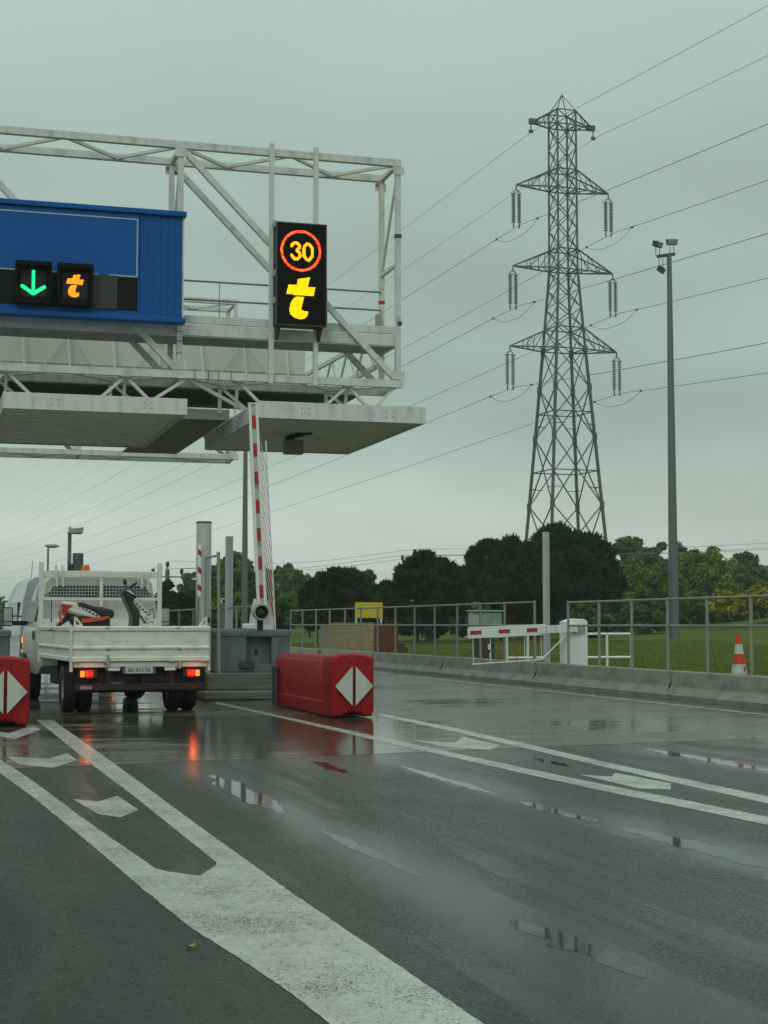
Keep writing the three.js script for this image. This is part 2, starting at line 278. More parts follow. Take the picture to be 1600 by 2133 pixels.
function railing(label, x, posts, yTop, yMid, y0, over = 0.5) {
  const t = thing('tube_railing', label, 'railing', [x, y0, posts[0]], 0, 'tube railings');
  for (const s of posts) { tube(t, 'post', V(0, 0, s - posts[0]), V(0, yTop - y0 + 0.035, s - posts[0]), 0.028, galv); }
  const e = posts[posts.length - 1] - posts[0];
  for (const y of [yTop, yMid]) tube(t, 'rail', V(0, y - y0, -0.02), V(0, y - y0, e + 0.02), 0.021, galv);
  return t;
}
railing('galvanised tube railing on the concrete barrier, right of the white barrier cabinet', 12.47, [19.3, 20.75, 22.18, 23.62, 25.06, 26.5, 27.95, 29.45], 1.70, 1.24, 0.47);
railing('long galvanised tube railing on the concrete barrier, in front of the brick enclosure', 12.53, [31.4, 33.2, 34.8, 36.45, 38.2, 39.9, 41.65, 43.4, 45.2, 47.0, 48.9, 50.7, 52.6, 54.4], 1.735, 1.24, 0.46);
railing('galvanised tube railing on the toll island behind the grey column', 6.35, [31, 32.6, 34.2, 36, 38, 40.2, 42.6, 45.2], 1.62, 1.16, 0.15);

// ------------------------------------------------------------------ gantry
// one portal sign gantry: a box truss with a walkway; its own origin is under the near bottom chord
function gantryParts(t, bays, D) {
  const top = 10.83, bot = 6.2, w = 0.125, xe = bays[bays.length - 1], x0 = bays[0];
  for (const s of [0, D]) {
    texBeam(t, 'top_chord', V(x0, top, s), V(xe + 0.06, top, s), w, w + 0.015, steelWhite);
    texBeam(t, 'bottom_chord', V(x0, bot, s), V(xe + 0.10, bot, s), 0.13, 0.15, steelWhite);
    for (const x of bays) texBeam(t, 'upright', V(x, bot + 0.075, s), V(x, top - 0.068, s), 0.105, 0.105, steelWhite);
    for (let i = 0; i + 1 < bays.length; i++) texBeam(t, 'diagonal', V(bays[i] + 0.06, top - 0.1, s + (s ? -0.003 : 0.003)), V(bays[i + 1] - 0.05, bot + 0.1, s + (s ? -0.003 : 0.003)), 0.105, 0.115, steelWhite);
  }
  for (let i = 0; i + 1 < bays.length; i++) {
    const a = bays[i], q = (bays[i + 1] - a) / 4;
    for (let k = 0; k < 4; k++) { const n = k % 2 === 0; texBeam(t, 'top_brace', V(a + q * k + 0.03, top - 0.02, n ? 0.06 : D - 0.06), V(a + q * (k + 1) - 0.03, top - 0.02, n ? D - 0.06 : 0.06), 0.06, 0.06, steelWhite);
      tube(t, 'bottom_brace', V(a + q * k + 0.03, bot - 0.03, n ? 0.06 : D - 0.06), V(a + q * (k + 1) - 0.03, bot - 0.03, n ? D - 0.06 : 0.06), 0.014, steelGrey); }
  }
  for (const x of bays) {
    for (const y of [top, bot]) texBeam(t, 'cross_beam', V(x + 0.004, y - 0.012, 0.062), V(x + 0.004, y - 0.012, D - 0.062), 0.09, 0.09, steelWhite);
    texBeam(t, 'cross_beam', V(x, 8.72, 0.053), V(x, 8.72, D - 0.053), 0.06, 0.07, steelWhite);
    texBeam(t, 'cross_beam', V(x, 7.05, 0.053), V(x, 7.05, D - 0.053), 0.07, 0.09, steelWhite);
    texBeam(t, 'frame_brace', V(x, 10.6, 0.05), V(x, 8.78, D - 0.05), 0.05, 0.05, steelWhite);
  }
  // walkway
  texBeam(t, 'walkway_beam', V(x0, 7.34, 0.12), V(xe - 0.053, 7.34, 0.12), 0.09, 0.15, steelWhite);
  texBeam(t, 'walkway_beam', V(x0, 7.12, 0.10), V(xe - 0.053, 7.12, 0.10), 0.09, 0.22, steelWhite);
  texBeam(t, 'walkway_beam', V(x0, 7.12, D - 0.10), V(xe - 0.053, 7.12, D - 0.10), 0.09, 0.2, steelWhite);
  box(t, 'walkway_floor', x0, xe - 0.06, 6.985, 7.0, 0.146, D - 0.147, steelGrey);
  for (const y of [8.34, 7.95]) tube(t, 'handrail', V(x0, y, D - 0.1), V(xe - 0.04, y, D - 0.1), 0.021, galv);
  for (let x = x0 + 0.9; x < xe; x += 2.3) tube(t, 'handrail_post', V(x, 7.22, D - 0.1), V(x, 8.34, D - 0.1), 0.009, galv);
}
const gantry = thing('sign_gantry', 'near white lattice sign gantry with walkway carrying the blue panel and speed display', 'gantry', [0, 0, 31]);
gantryParts(gantry, [-4.25, 0.3, 4.85, 9.38], 1.2);
// hangers for the speed display
for (const x of [6.68, 7.6]) texBeam(gantry, 'display_hanger', V(x, 6.08, -0.125), V(x, 10.98, -0.125), 0.09, 0.09, steelWhite);
for (const y of [6.42, 6.62, 6.86, 7.05, 7.22]) box(gantry, 'cable_tie', 4.79, 4.91, y, y + 0.012, -0.058, 0.058, black);
for (const x of [5.15, 5.42, 5.63, 5.88]) box(gantry, 'cable_tie', x, x + 0.012, 6.118, 6.282, -0.072, 0.072, black);
box(gantry, 'red_tag', 9.32, 9.44, 8.10, 8.17, 1.14, 1.26, redRefl); box(gantry, 'dark_clip', 9.32, 9.445, 9.25, 9.33, -0.06, 0.06, darkGrey); box(gantry, 'dark_clip', 9.36, 9.45, 7.42, 7.5, -0.075, -0.0535, darkGrey);
for (const x of [0.3, 4.85, 9.38]) for (const s of [-0.066, 1.266]) { box(gantry, 'gusset_plate', x - 0.14, x + 0.14, 6.29, 6.46, s - 0.006, s + 0.004, steelWhite); box(gantry, 'gusset_plate', x - 0.12, x + 0.12, 10.58, 10.75, s - 0.006, s + 0.004, steelWhite); }
for (const x of [1.52, 3.8, 6.05, 8.32]) box(gantry, 'strut_flange', x - 0.1, x + 0.1, 6.095, 6.122, -0.08, 0.12, steelGrey);
// lattice side girder running back over the lane from the end of the gantry
for (const [y0, y1, n] of [[7.42, 7.62, 'side_girder_chord'], [6.75, 6.85, 'side_girder_chord']]) texBeam(gantry, n, V(9.28, y0, 1.26), V(9.28, y1, 10.5), 0.07, 0.09, steelWhite);
for (let k = 0; k < 12; k++) { const a = 1.4 + k * 0.75; texBeam(gantry, 'side_girder_web', V(9.28, k % 2 ? 7.45 + k * 0.015 : 6.80, a), V(9.28, k % 2 ? 6.82 : 7.46 + k * 0.015, a + 0.7), 0.045, 0.045, steelWhite); }
box(gantry, 'junction_box', 9.22, 9.34, 7.62, 7.85, 1.03, 1.13, steelGrey);
// struts down to the canopies
for (const x of [-0.75, 1.52, 3.8, 6.05, 8.32]) {
  for (const [dx, s0, s1] of [[0.55, 0.03, 0.12], [-0.55, 0.03, 0.12]]) if (!(x === 6.05 && dx < 0)) texBeam(gantry, 'canopy_strut', V(x, 6.12, s0), V(x + dx, 5.62, s1), 0.06, 0.06, steelWhite);
  texBeam(gantry, 'canopy_strut', V(x, 6.12, 0.07), V(x, 5.62, 0.32), 0.06, 0.06, steelWhite);
  texBeam(gantry, 'canopy_strut', V(x - 0.16, 6.12, 1.2), V(x - 0.16, 5.62, 1.2), 0.07, 0.07, steelWhite);
  texBeam(gantry, 'canopy_strut', V(x - 0.10, 6.12, 1.2), V(x + 0.5, 5.62, 1.1), 0.06, 0.06, steelWhite);
}
texBeam(gantry, 'canopy_strut', V(9.3, 6.12, 0.03), V(8.85, 5.62, 0.12), 0.06, 0.06, steelWhite);
texBeam(gantry, 'canopy_strut', V(5.0, 6.12, 0.03), V(4.25, 5.62, 0.12), 0.06, 0.06, steelWhite);
texBeam(gantry, 'canopy_strut', V(5.05, 6.12, 0.03), V(6.2, 5.62, 0.4), 0.07, 0.07, steelWhite);
// dark gallery behind: its floor and cream back panels
const cream = M(C(0.74, 0.74, 0.63), 0.5);
{
  const t = thing('service_gallery', 'cream panelled service gallery with dark underside behind the near gantry', 'gallery', [0, 0, 32.6]);
  box(t, 'floor', -4, 8.98, 6.15, 6.23, 0, 2.7, M(C(0.10, 0.10, 0.085), 0.8));
  for (let x = -3.8; x < 8.3; x += 1.76) { const x1 = Math.min(x + 1.75, 8.42); box(t, 'back_panel', x, x1, 6.24, 7.72, 2.6, 2.64, cream); box(t, 'kick_plate', x, x1, 6.80, 7.0, 2.57, 2.597, M(C(0.36, 0.37, 0.34), 0.6)); }
  for (let x = -3.8; x < 8.5; x += 0.98) texBeam(t, 'panel_post', V(x - 0.06, 7.80, 2.42), V(x + 0.06, 6.24, 2.3), 0.06, 0.05, white);
  for (let x = -3.8; x < 7.5; x += 1.96) { tube(t, 'tie_rod', V(x, 6.3, 2.5), V(x + 0.98, 7.7, 2.5), 0.012, cream); tube(t, 'tie_rod', V(x + 0.98, 7.7, 2.5), V(x + 1.96, 6.3, 2.5), 0.012, cream); }
  box(t, 'top_rail', -4, 8.42, 7.724, 7.79, 2.55, 2.66, white);
}
const far = thing('sign_gantry', 'far white lattice gantry beyond the toll canopy, seen behind the blue panel', 'gantry', [-0.5, 0, 46]);
gantryParts(far, [-4.25, 0.3, 4.85, 9.38], 1.2);
{
  const t = thing('gantry_column', 'white steel gantry column at the left edge of the picture', 'column', [1.16, 0, 31.6]);
  box(t, 'shaft', -0.26, 0.26, 0.45, 6.12, -0.2, 0.2, steelWhite); box(t, 'base_plate', -0.4, 0.33, 0.152, 0.45, -0.4, 0.4, steelGrey);
  const u = thing('gantry_column', 'white steel column under the far gantry', 'column', [1.0, 0, 46.6]);
  box(u, 'shaft', -0.26, 0.26, 0.3, 6.12, -0.2, 0.2, steelWhite); box(u, 'base_plate', -0.4, 0.4, 0, 0.3, -0.4, 0.4, steelGrey);
}
// canopies over the lanes: fascia frame, ribbed soffit, deck
const soffitM = M(C(0.84, 0.85, 0.77), 0.4, 0.0, { map: grime });
function canopy(label, x0, x1, s0, s1, y0, y1) {
  const t = thing('lane_canopy', label, 'canopy', [x0, y0, s0], 0, 'canopies over the toll lanes'), w = x1 - x0, d = s1 - s0, h = y1 - y0;
  box(t, 'fascia', 0, w, 0, h, 0, 0.06, steelWhite); box(t, 'fascia', 0.0, w, 0, h - 0.003, d - 0.06, d, steelWhite);
  box(t, 'fascia', 0, 0.06, 0.002, h - 0.002, 0.061, d - 0.061, steelWhite); box(t, 'fascia', w - 0.06, w, 0.002, h - 0.002, 0.061, d - 0.061, steelWhite);
  box(t, 'deck', 0.062, w - 0.062, 0.18, 0.22, 0.062, d - 0.062, steelGrey);
  const pts = [], per = 0.45, n = Math.floor((d - 0.13) / per);
  for (let i = 0; i < n; i++) { const s = 0.065 + i * per; for (const [ds, y] of [[0, 0.13], [0.26, 0.13], [0.29, 0.02], [0.42, 0.02]]) pts.push([s + ds, y]); }
  const low = pts, up = pts.map(([s, y]) => [s, y + 0.006]).reverse(), prof = low.concat(up);
  part(t, 'ribbed_soffit', toCreasedNormals(loft([prof.map(([s, y]) => [0.062, y, s]), prof.map(([s, y]) => [w - 0.062, y, s])], false, 0.2), 0.2), soffitM);
  const bolt = new THREE.CylinderGeometry(0.014, 0.014, 0.012, 8).rotateX(Math.PI / 2);
  for (const bx of [0.95, w - 0.75]) for (const i of [-1, 1]) for (const j of [-1, 1]) part(t, 'bolt', bolt, steelGrey, bx + i * 0.07, h / 2 + j * 0.055, -0.005);
  return t;
}
canopy('right-hand white lane canopy with ribbed soffit, behind the raised boom', 6.24, 9.66, 30, 36.0, 5.27, 5.60);
canopy('left-hand white lane canopy with ribbed soffit, above the flatbed truck', 1.42, 4.86, 30, 36.0, 5.27, 5.58);
{
  const t = thing('link_canopy', 'plain olive canopy panel set back in the gap between the two lane canopies', 'canopy', [4.90, 5.60, 33.1]);
  box(t, 'soffit_panel', -0.02, 1.36, 0.02, 0.06, 0.02, 7.2, M(C(0.30, 0.29, 0.20), 0.7, 0, { map: grime })); box(t, 'fascia', -0.02, 1.36, 0.0, 0.22, -0.02, 0.018, cream);
}
{ // camera and its box under the right canopy
  const t = thing('traffic_camera', 'dark traffic camera with grey box hanging under the right lane canopy', 'camera', [7.55, 5.30, 32.3]);
  box(t, 'control_box', -0.16, 0.24, -0.42, -0.12, 0.35, 0.6, M(C(0.20, 0.21, 0.20), 0.5), 0.015);
  tube(t, 'bracket', V(0.03, -0.12, 0.45), V(0.03, 0.02, 0.45), 0.03, darkGrey);
  tube(t, 'camera_body', V(-0.22, -0.13, 0.12), V(0.26, 0.0, -0.02), 0.05, black); tube(t, 'sun_shield', V(0.24, -0.006, -0.014), V(0.32, 0.015, -0.04), 0.062, black);
  tube(t, 'bracket', V(0.0, -0.08, 0.06), V(0.03, -0.10, 0.42), 0.02, darkGrey);
}

// ------------------------------------------------------------------ blue panel and its lane signals
const blue = P(C(0.002, 0.095, 0.36), 0.6, { specularIntensity: 0.5 }), blueRib = P(C(0.002, 0.085, 0.32), 0.6, { specularIntensity: 0.5 }), paleLine = M(C(0.42, 0.48, 0.46), 0.5);
{
  const t = thing('direction_sign', 'large blue overhead sign panel with pale frame line on the gantry', 'sign', [0, 7.2, 30.55]);
  box(t, 'panel', -4.2, 3.99, 0.06, 2.05, 0, 0.2, blue, 0.008);
  for (let x = 4.0; x < 4.82; x += 0.137) box(t, 'side_board', x, x + 0.1355, 0.06, 2.05, 0.015 + 0.002 * rnd(), 0.2, blueRib, 0.008);
  box(t, 'top_cap', -4.2, 4.90, 2.055, 2.16, -0.06, 0.24, blue, 0.02); box(t, 'bottom_cap', -4.2, 4.90, -0.06, 0.055, -0.05, 0.24, blue, 0.02);
  box(t, 'end_trim', 4.83, 4.865, 0.06, 2.05, 0.03, 0.2, steelWhite);
  box(t, 'frame_line', -4.1, 3.955, 1.93, 1.955, -0.006, -0.0005, paleLine); box(t, 'frame_line', 3.93, 3.955, 0.80, 1.929, -0.006, -0.0005, paleLine); box(t, 'frame_line', 3.40, 3.929, 0.80, 0.825, -0.006, -0.0005, paleLine); box(t, 'frame_line', -4.1, 3.2, 0.80, 0.825, -0.006, -0.0005, paleLine);
  box(t, 'signal_band', -4.1, 3.40, 0.14, 0.795, -0.012, -0.0005, P(C(0.007, 0.008, 0.008), 0.6, { specularIntensity: 0.35 })); box(t, 'blank_signal', 3.0, 3.56, 0.14, 0.80, -0.04, -0.013, M(C(0.03, 0.03, 0.03), 0.5)); box(t, 'signal_band', 3.565, 3.958, 0.14, 0.78, -0.014, -0.0005, P(C(0.007, 0.008, 0.008), 0.6, { specularIntensity: 0.35 }));
}
const segDist = (px, py, a, b) => { const dx = b[0] - a[0], dy = b[1] - a[1], t = clamp(((px - a[0]) * dx + (py - a[1]) * dy) / (dx * dx + dy * dy || 1)); return Math.hypot(px - a[0] - t * dx, py - a[1] - t * dy); };
const inPoly = (x, y, p) => { let r = false; for (let i = 0, j = p.length - 1; i < p.length; j = i++) if ((p[i][1] > y) !== (p[j][1] > y) && x < (p[j][0] - p[i][0]) * (y - p[i][1]) / (p[j][1] - p[i][1]) + p[i][0]) r = !r; return r; };
const lineDist = (x, y, pts) => { let d = 9e9; for (let i = 0; i + 1 < pts.length; i++) d = Math.min(d, segDist(x, y, pts[i], pts[i + 1])); return d; };
// an LED face: every lamp is a dot; fn(u, v) gives its colour (0..1, v from the top) or null
function ledFace(cols, rows, fn, px = 8) {
  const w = cols * px, h = rows * px, d = new Uint8Array(w * h * 4);
  for (let r = 0; r < rows; r++) for (let c = 0; c < cols; c++) {
    const q = fn((c + 0.5) / cols, (r + 0.5) / rows); if (!q) continue; const k = 0.82 + 0.18 * rnd();
    for (let y = 0; y < px; y++) for (let x = 0; x < px; x++) { const e = Math.hypot(x + 0.5 - px / 2, y + 0.5 - px / 2) / (px / 2), f = sstep(1.15, 0.85, e) * k, o = ((h - 1 - (r * px + y)) * w + c * px + x) * 4; d[o] = q[0] * 255 * f; d[o + 1] = q[1] * 255 * f; d[o + 2] = q[2] * 255 * f; }
  }
  for (let i = 3; i < d.length; i += 4) d[i] = 255;
  const t = new THREE.DataTexture(d, w, h); t.colorSpace = THREE.SRGBColorSpace; t.magFilter = THREE.LinearFilter; t.minFilter = THREE.LinearMipmapLinearFilter; t.generateMipmaps = true; t.needsUpdate = true;
  return new THREE.MeshPhysicalMaterial({ color: C(0.007, 0.005, 0.005), roughness: 0.7, specularIntensity: 0.25, emissive: C(1, 1, 1), emissiveMap: t, emissiveIntensity: 2.7 });
}
const K = (x, y) => [(x - 300) / 850, (y - 210) / 1705];
const tTop = [[660, 1145], [875, 1105], [835, 1265], [975, 1265], [935, 1425], [455, 1410], [500, 1245], [640, 1250]].map(p => K(...p));
const tBot = [[775, 1437], [720, 1640], [735, 1670], [770, 1685], [850, 1680], [830, 1760], [780, 1815], [690, 1822], [600, 1800], [530, 1750], [510, 1680], [525, 1580], [570, 1490], [630, 1445]].map(p => K(...p));
const three_ = [[545, 585], [575, 545], [625, 530], [680, 560], [690, 610], [640, 660], [690, 700], [695, 760], [650, 805], [600, 805], [545, 745]].map(p => K(...p));
const zero = [[770, 590], [820, 540], [870, 550], [912, 610], [912, 740], [860, 815], [810, 800], [765, 740], [770, 590]].map(p => K(...p));
function areaGlow(parent, w, h, x, y, s, color, k) { const l = new THREE.RectAreaLight(color, k, w, h); l.position.copy(V(x, y, s)); l.lookAt(l.position.x, l.position.y, l.position.z + 1); parent.add(l); return l; }
{
  const t = thing('speed_display', 'tall black LED sign showing 30 in a red ring above a yellow t', 'electronic sign', [7.22, 7.22, 30.5]);
  box(t, 'housing', -0.51, 0.51, 0, 2.07, 0.012, 0.34, M(C(0.008, 0.008, 0.008), 0.6), 0.01);
  box(t, 'frame', -0.52, -0.495, -0.005, 2.08, 0, 0.03, darkGrey); box(t, 'frame', 0.495, 0.52, -0.005, 2.08, 0, 0.03, darkGrey); box(t, 'frame', -0.494, 0.494, 2.055, 2.08, 0, 0.03, darkGrey); box(t, 'frame', -0.494, 0.494, -0.005, 0.015, 0, 0.03, darkGrey);
  const asp = 2.04 / 0.99;
  const m = ledFace(72, 148, (u, v) => {
    const rx = u - 0.485, ry = (v - 0.265) * asp, R = Math.hypot(rx, ry);
    if (R > 0.372 && R < 0.425) return rnd() > 0.45 ? [1, 0.16, 0.08] : [1, 0.50, 0.2];
    const f = p => lineDist(u, v * asp, p.map(q => [q[0], q[1] * asp]));
    if (f(three_) < 0.031 || f(zero) < 0.031) return [1, 0.72, 0.04];
    if (inPoly(u, v, tTop) || inPoly(u, v, tBot)) return rnd() > 0.1 ? [1, 0.79, 0.0] : [1, 0.60, 0.0];
    return null;
  });
  part(t, 'led_face', new THREE.PlaneGeometry(0.985, 2.036), m, 0, 1.035, 0.008);
  areaGlow(t, 0.5, 0.9, 0, 0.6, -0.02, C(1, 0.7, 0.05), 0.7);
  for (const x of [-0.44, 0.42]) { const g = extrudeXY([[-0.0, 0], [0.32, 0], [0.32, -0.25], [0.24, -0.25]], 0.06, 0.004).rotateY(-Math.PI / 2); part(t, 'bracket', g, darkGrey, x, -0.008, 0.03).scale.z = -1; }
  for (const y of [0.45, 1.0, 2.0]) box(t, 'hinge', -0.535, -0.512, y, y + 0.12, 0.06, 0.3, steelGrey);
}
function laneSignal(label, x, fn, glow) {
  const t = thing('lane_signal', label, 'lane signal', [x, 7.32, 30.30], 0, 'lane signals on the blue panel');
  box(t, 'housing', -0.335, 0.335, 0.02, 0.80, 0.05, 0.20, P(C(0.006, 0.006, 0.006), 0.7, { specularIntensity: 0.25 }), 0.01);
  const hood = P(C(0.006, 0.006, 0.006), 0.7, { specularIntensity: 0.25 });
  box(t, 'hood', -0.335, 0.335, 0.72, 0.80, -0.12, 0.048, hood, 0.006); box(t, 'hood', -0.335, -0.285, 0.1, 0.716, -0.05, 0.048, hood, 0.006); box(t, 'hood', 0.285, 0.335, 0.1, 0.716, -0.05, 0.048, hood, 0.006);
  const m = ledFace(48, 48, fn); m.color = C(0.03, 0.031, 0.03);
  part(t, 'led_face', new THREE.PlaneGeometry(0.47, 0.50), m, 0, 0.40, 0.044);
  areaGlow(t, 0.3, 0.3, 0, 0.42, 0.02, glow, 0.5); return t;
}
laneSignal('black lane signal showing a lit green downward arrow on the blue panel', 1.96, (u, v) => { const d = Math.min(segDist(u, v, [0.5, 0.02], [0.5, 0.72]), segDist(u, v, [0.06, 0.62], [0.5, 0.90]), segDist(u, v, [0.94, 0.62], [0.5, 0.90])); return d < 0.068 ? [0.05, 1, 0.56] : null; }, C(0.1, 1, 0.5));
{
  const mv = p => p.map(([u, v]) => [(u - 0.18) / 0.62 * 0.72 + 0.14, (v - 0.52) / 0.43 * 0.92 + 0.04]);
  const a = mv(tTop), b = mv(tBot);
  laneSignal('black lane signal showing a lit orange t on the blue panel', 2.74, (u, v) => inPoly(u, v, a) || inPoly(u, v, b) ? [1, 0.58, 0.03] : null, C(1, 0.55, 0.05));
}

// ------------------------------------------------------------------ toll islands
function island(label, x0) {
  const t = thing('toll_island', label, 'island', [x0, 0, 26.3], 0, 'concrete toll islands');
  box(t, 'kerb', 0, 1.62, 0, 0.15, 0, 22, concreteDark, 0.03); box(t, 'plinth', 0.12, 1.50, 0.152, 0.44, 0.35, 5.0, concreteDark, 0.02); return t;
}
island('concrete toll island under the grey column and raised boom', 4.58);
island('concrete toll island at the left edge behind the cut-off red barrier', -0.15);
const greyBox = M(C(0.115, 0.135, 0.14), 0.5, 0, { map: grime });
const cab = thing('toll_cabinet', 'grey moulded toll cabinet with a recess beside the red barrier', 'cabinet', [5.55, 0.44, 27.0], 0, 'grey toll cabinets');
{
  box(cab, 'side_wall', -0.66, -0.10, 0, 0.70, 0.0, 1.3, greyBox, 0.03); box(cab, 'side_wall', 0.33, 0.66, 0, 0.70, 0.0, 1.3, greyBox, 0.03); box(cab, 'top', -0.68, 0.68, 0.60, 0.735, -0.02, 1.32, greyBox, 0.04);
  box(cab, 'recess_back', -0.12, 0.35, 0.0, 0.64, 0.18, 0.24, greyBox); box(cab, 'recess_sill', -0.12, 0.35, 0.002, 0.14, 0.02, 0.178, greyBox, 0.01); box(cab, 'lock', 0.06, 0.12, 0.30, 0.39, 0.165, 0.182, black);
  box(cab, 'bumper_pad', -0.24, 0.02, 0.06, 0.21, -0.06, -0.004, M(C(0.035, 0.04, 0.042), 0.6), 0.03); box(cab, 'intercom', -0.10, 0.10, 0.736, 0.84, 0.3, 0.5, white, 0.03);
}
copyOf(cab, 'grey moulded toll cabinet at the left edge, left of the van', [0.80, 0.44, 27.0], 0, 'grey toll cabinets');
{ // round signal, seen end on
  const t = thing('round_signal', 'round grey signal lamp with dark lens on a short black post', 'signal lamp', [5.67, 1.175, 26.95]);
  const pr = [[0.115, -0.11], [0.14, -0.115], [0.145, -0.10], [0.145, 0.06], [0.12, 0.13], [0.02, 0.15], [0, 0.15]].map(p => new THREE.Vector2(...p));
  part(t, 'housing', new THREE.LatheGeometry(pr, 28).rotateX(-Math.PI / 2), M(C(0.34, 0.34, 0.30), 0.4), 0, 0.30, 0);
  part(t, 'lens', new THREE.SphereGeometry(0.16, 24, 8, 0, Math.PI * 2, 0, 0.80).rotateX(Math.PI / 2).translate(0, 0, -0.115), P(C(0.035, 0.025, 0.012), 0.15), 0, 0.30, 0.0);
  box(t, 'post', -0.05, 0.05, 0, 0.19, 0.0, 0.06, black, 0.008);
}
{ // tall grey column with hazard stripes
  const t = thing('toll_column', 'tall grey aluminium toll column with red and white striped edge beside the truck', 'column', [4.69, 0.44, 27.05]);
  const o = []; for (let i = 0; i < 28; i++) { const a = i / 28 * Math.PI * 2; o.push([0.125 * Math.sign(Math.cos(a)) * Math.abs(Math.cos(a)) ** 0.7, 0.16 * Math.sign(Math.sin(a)) * Math.abs(Math.sin(a)) ** 0.7]); }
  part(t, 'shaft', loft([0, 2.56].map(y => o.map(([x, z]) => [x, y, z])).reverse(), true, 0.9), alu); part(t, 'cap', loft([2.562, 2.59].map(y => o.map(([x, z]) => [x * 1.04, y, z * 1.04])).reverse(), true, 0.5), darkGrey);
  for (let k = 0; k < 9; k++) { const y = 1.32 + k * 0.1; const g = extrudeXY([[-0.03, 0], [0.03, -0.05], [0.03, 0.05], [-0.03, 0.1]], 0.006, 0); part(t, 'stripe', g, k % 3 === 1 ? redRefl : white, -0.10, y * 1, -0.175).scale.y = 1; }
  const u = thing('tube_guard', 'thin upright U-shaped tube guard beside the grey toll column', 'guard rail', [4.80, 0.44, 26.75]);
  tube(u, 'leg', V(-0.10, 0, 0.06), V(-0.12, 2.0, 0.06), 0.016, galv); tube(u, 'leg', V(0.12, 0, 0), V(0.09, 2.06, 0), 0.03, galv); tube(u, 'crossbar', V(-0.12, 1.96, 0.06), V(0.09, 2.0, 0), 0.02, galv); tube(u, 'crossbar', V(-0.10, 0.8, 0.06), V(0.1, 0.82, 0), 0.01, darkGrey);
}
for (const [x, s, h, w, l] of [[6.37, 33.5, 3.15, 0.16, 'slim ribbed aluminium post close behind the raised boom'], [13.06, 32.0, 3.27, 0.13, 'slim pale metal post behind the lowered boom arm, in front of the pines']]) {
  const t = thing('slim_post', l, 'post', [x, 0, s]);
  for (const k of [-1, 0, 1]) box(t, 'profile', k * w / 3 - w / 6, k * w / 3 + w / 6 - 0.004, 0.05, h, k ? 0 : 0.012, 0.09, alu, 0.006); box(t, 'base_plate', -0.12, 0.12, 0, 0.05, -0.06, 0.16, steelGrey);
}
// raised boom gate
{
  const t = thing('boom_gate', 'raised white boom gate with red strips and a folded rod skirt', 'boom gate', [6.05, 0.44, 28.6]);
  const g = extrudeXY([[-0.20, 0], [0.20, 0], [0.20, 0.95], [0.12, 1.28], [-0.12, 1.30], [-0.20, 0.9]], 0.34, 0.02); part(t, 'cabinet', g, white, 0.05, 0, 0.30);
  const a = V(0.0, 0.95, 0), b = V(-0.20, 4.90, 0), at = k => a.clone().lerp(b, k), side = V(0.0895, 0.0045, 0);
  beam(t, 'boom', a, b, 0.05, 0.175, M(C(0.48, 0.49, 0.47), 0.45));
  for (const k of [-1, 1]) beam(t, 'boom_edge', a.clone().addScaledVector(side, k * 0.72).add(V(0, 0, -0.028)), b.clone().addScaledVector(side, k * 0.72).add(V(0, 0, -0.028)), 0.03, 0.05, white);
  box(t, 'boom_cap', -0.29, -0.11, 4.885, 4.91, -0.05, 0.03, white);
  for (let i = 0; i < 7; i++) { const k = 0.09 + i * 0.132; beam(t, 'red_strip', at(k).add(V(0, 0, -0.03)), at(k + 0.062).add(V(0, 0, -0.03)), 0.006, 0.072, redRefl); }
  for (const k of [0.345, 0.61]) tube(t, 'reflector', at(k).add(V(0, 0, -0.036)), at(k).add(V(0, 0, -0.05)), 0.03, steelGrey);
  const o0 = V(0.26, 0.72, 0.05), o1 = V(0.06, 4.22, 0.05); tube(t, 'skirt_bar', o0, o1, 0.014, white);
  for (let i = 0; i < 26; i++) { const k = i / 26, p = at(0.16 + k * 0.72).addScaledVector(side, 1).add(V(0, 0, 0.03)), q = o0.clone().lerp(o1, Math.max(0.01, k * 0.92 - 0.02)); tube(t, 'skirt_rod', p, q, 0.0055, i % 2 ? white : redRefl); }
  for (const [x, y] of [[-0.04, 1.02], [0.03, 1.02]]) part(t, 'bolt', new THREE.CylinderGeometry(0.015, 0.015, 0.02, 8).rotateX(Math.PI / 2), steelGrey, x, y, -0.03);
}
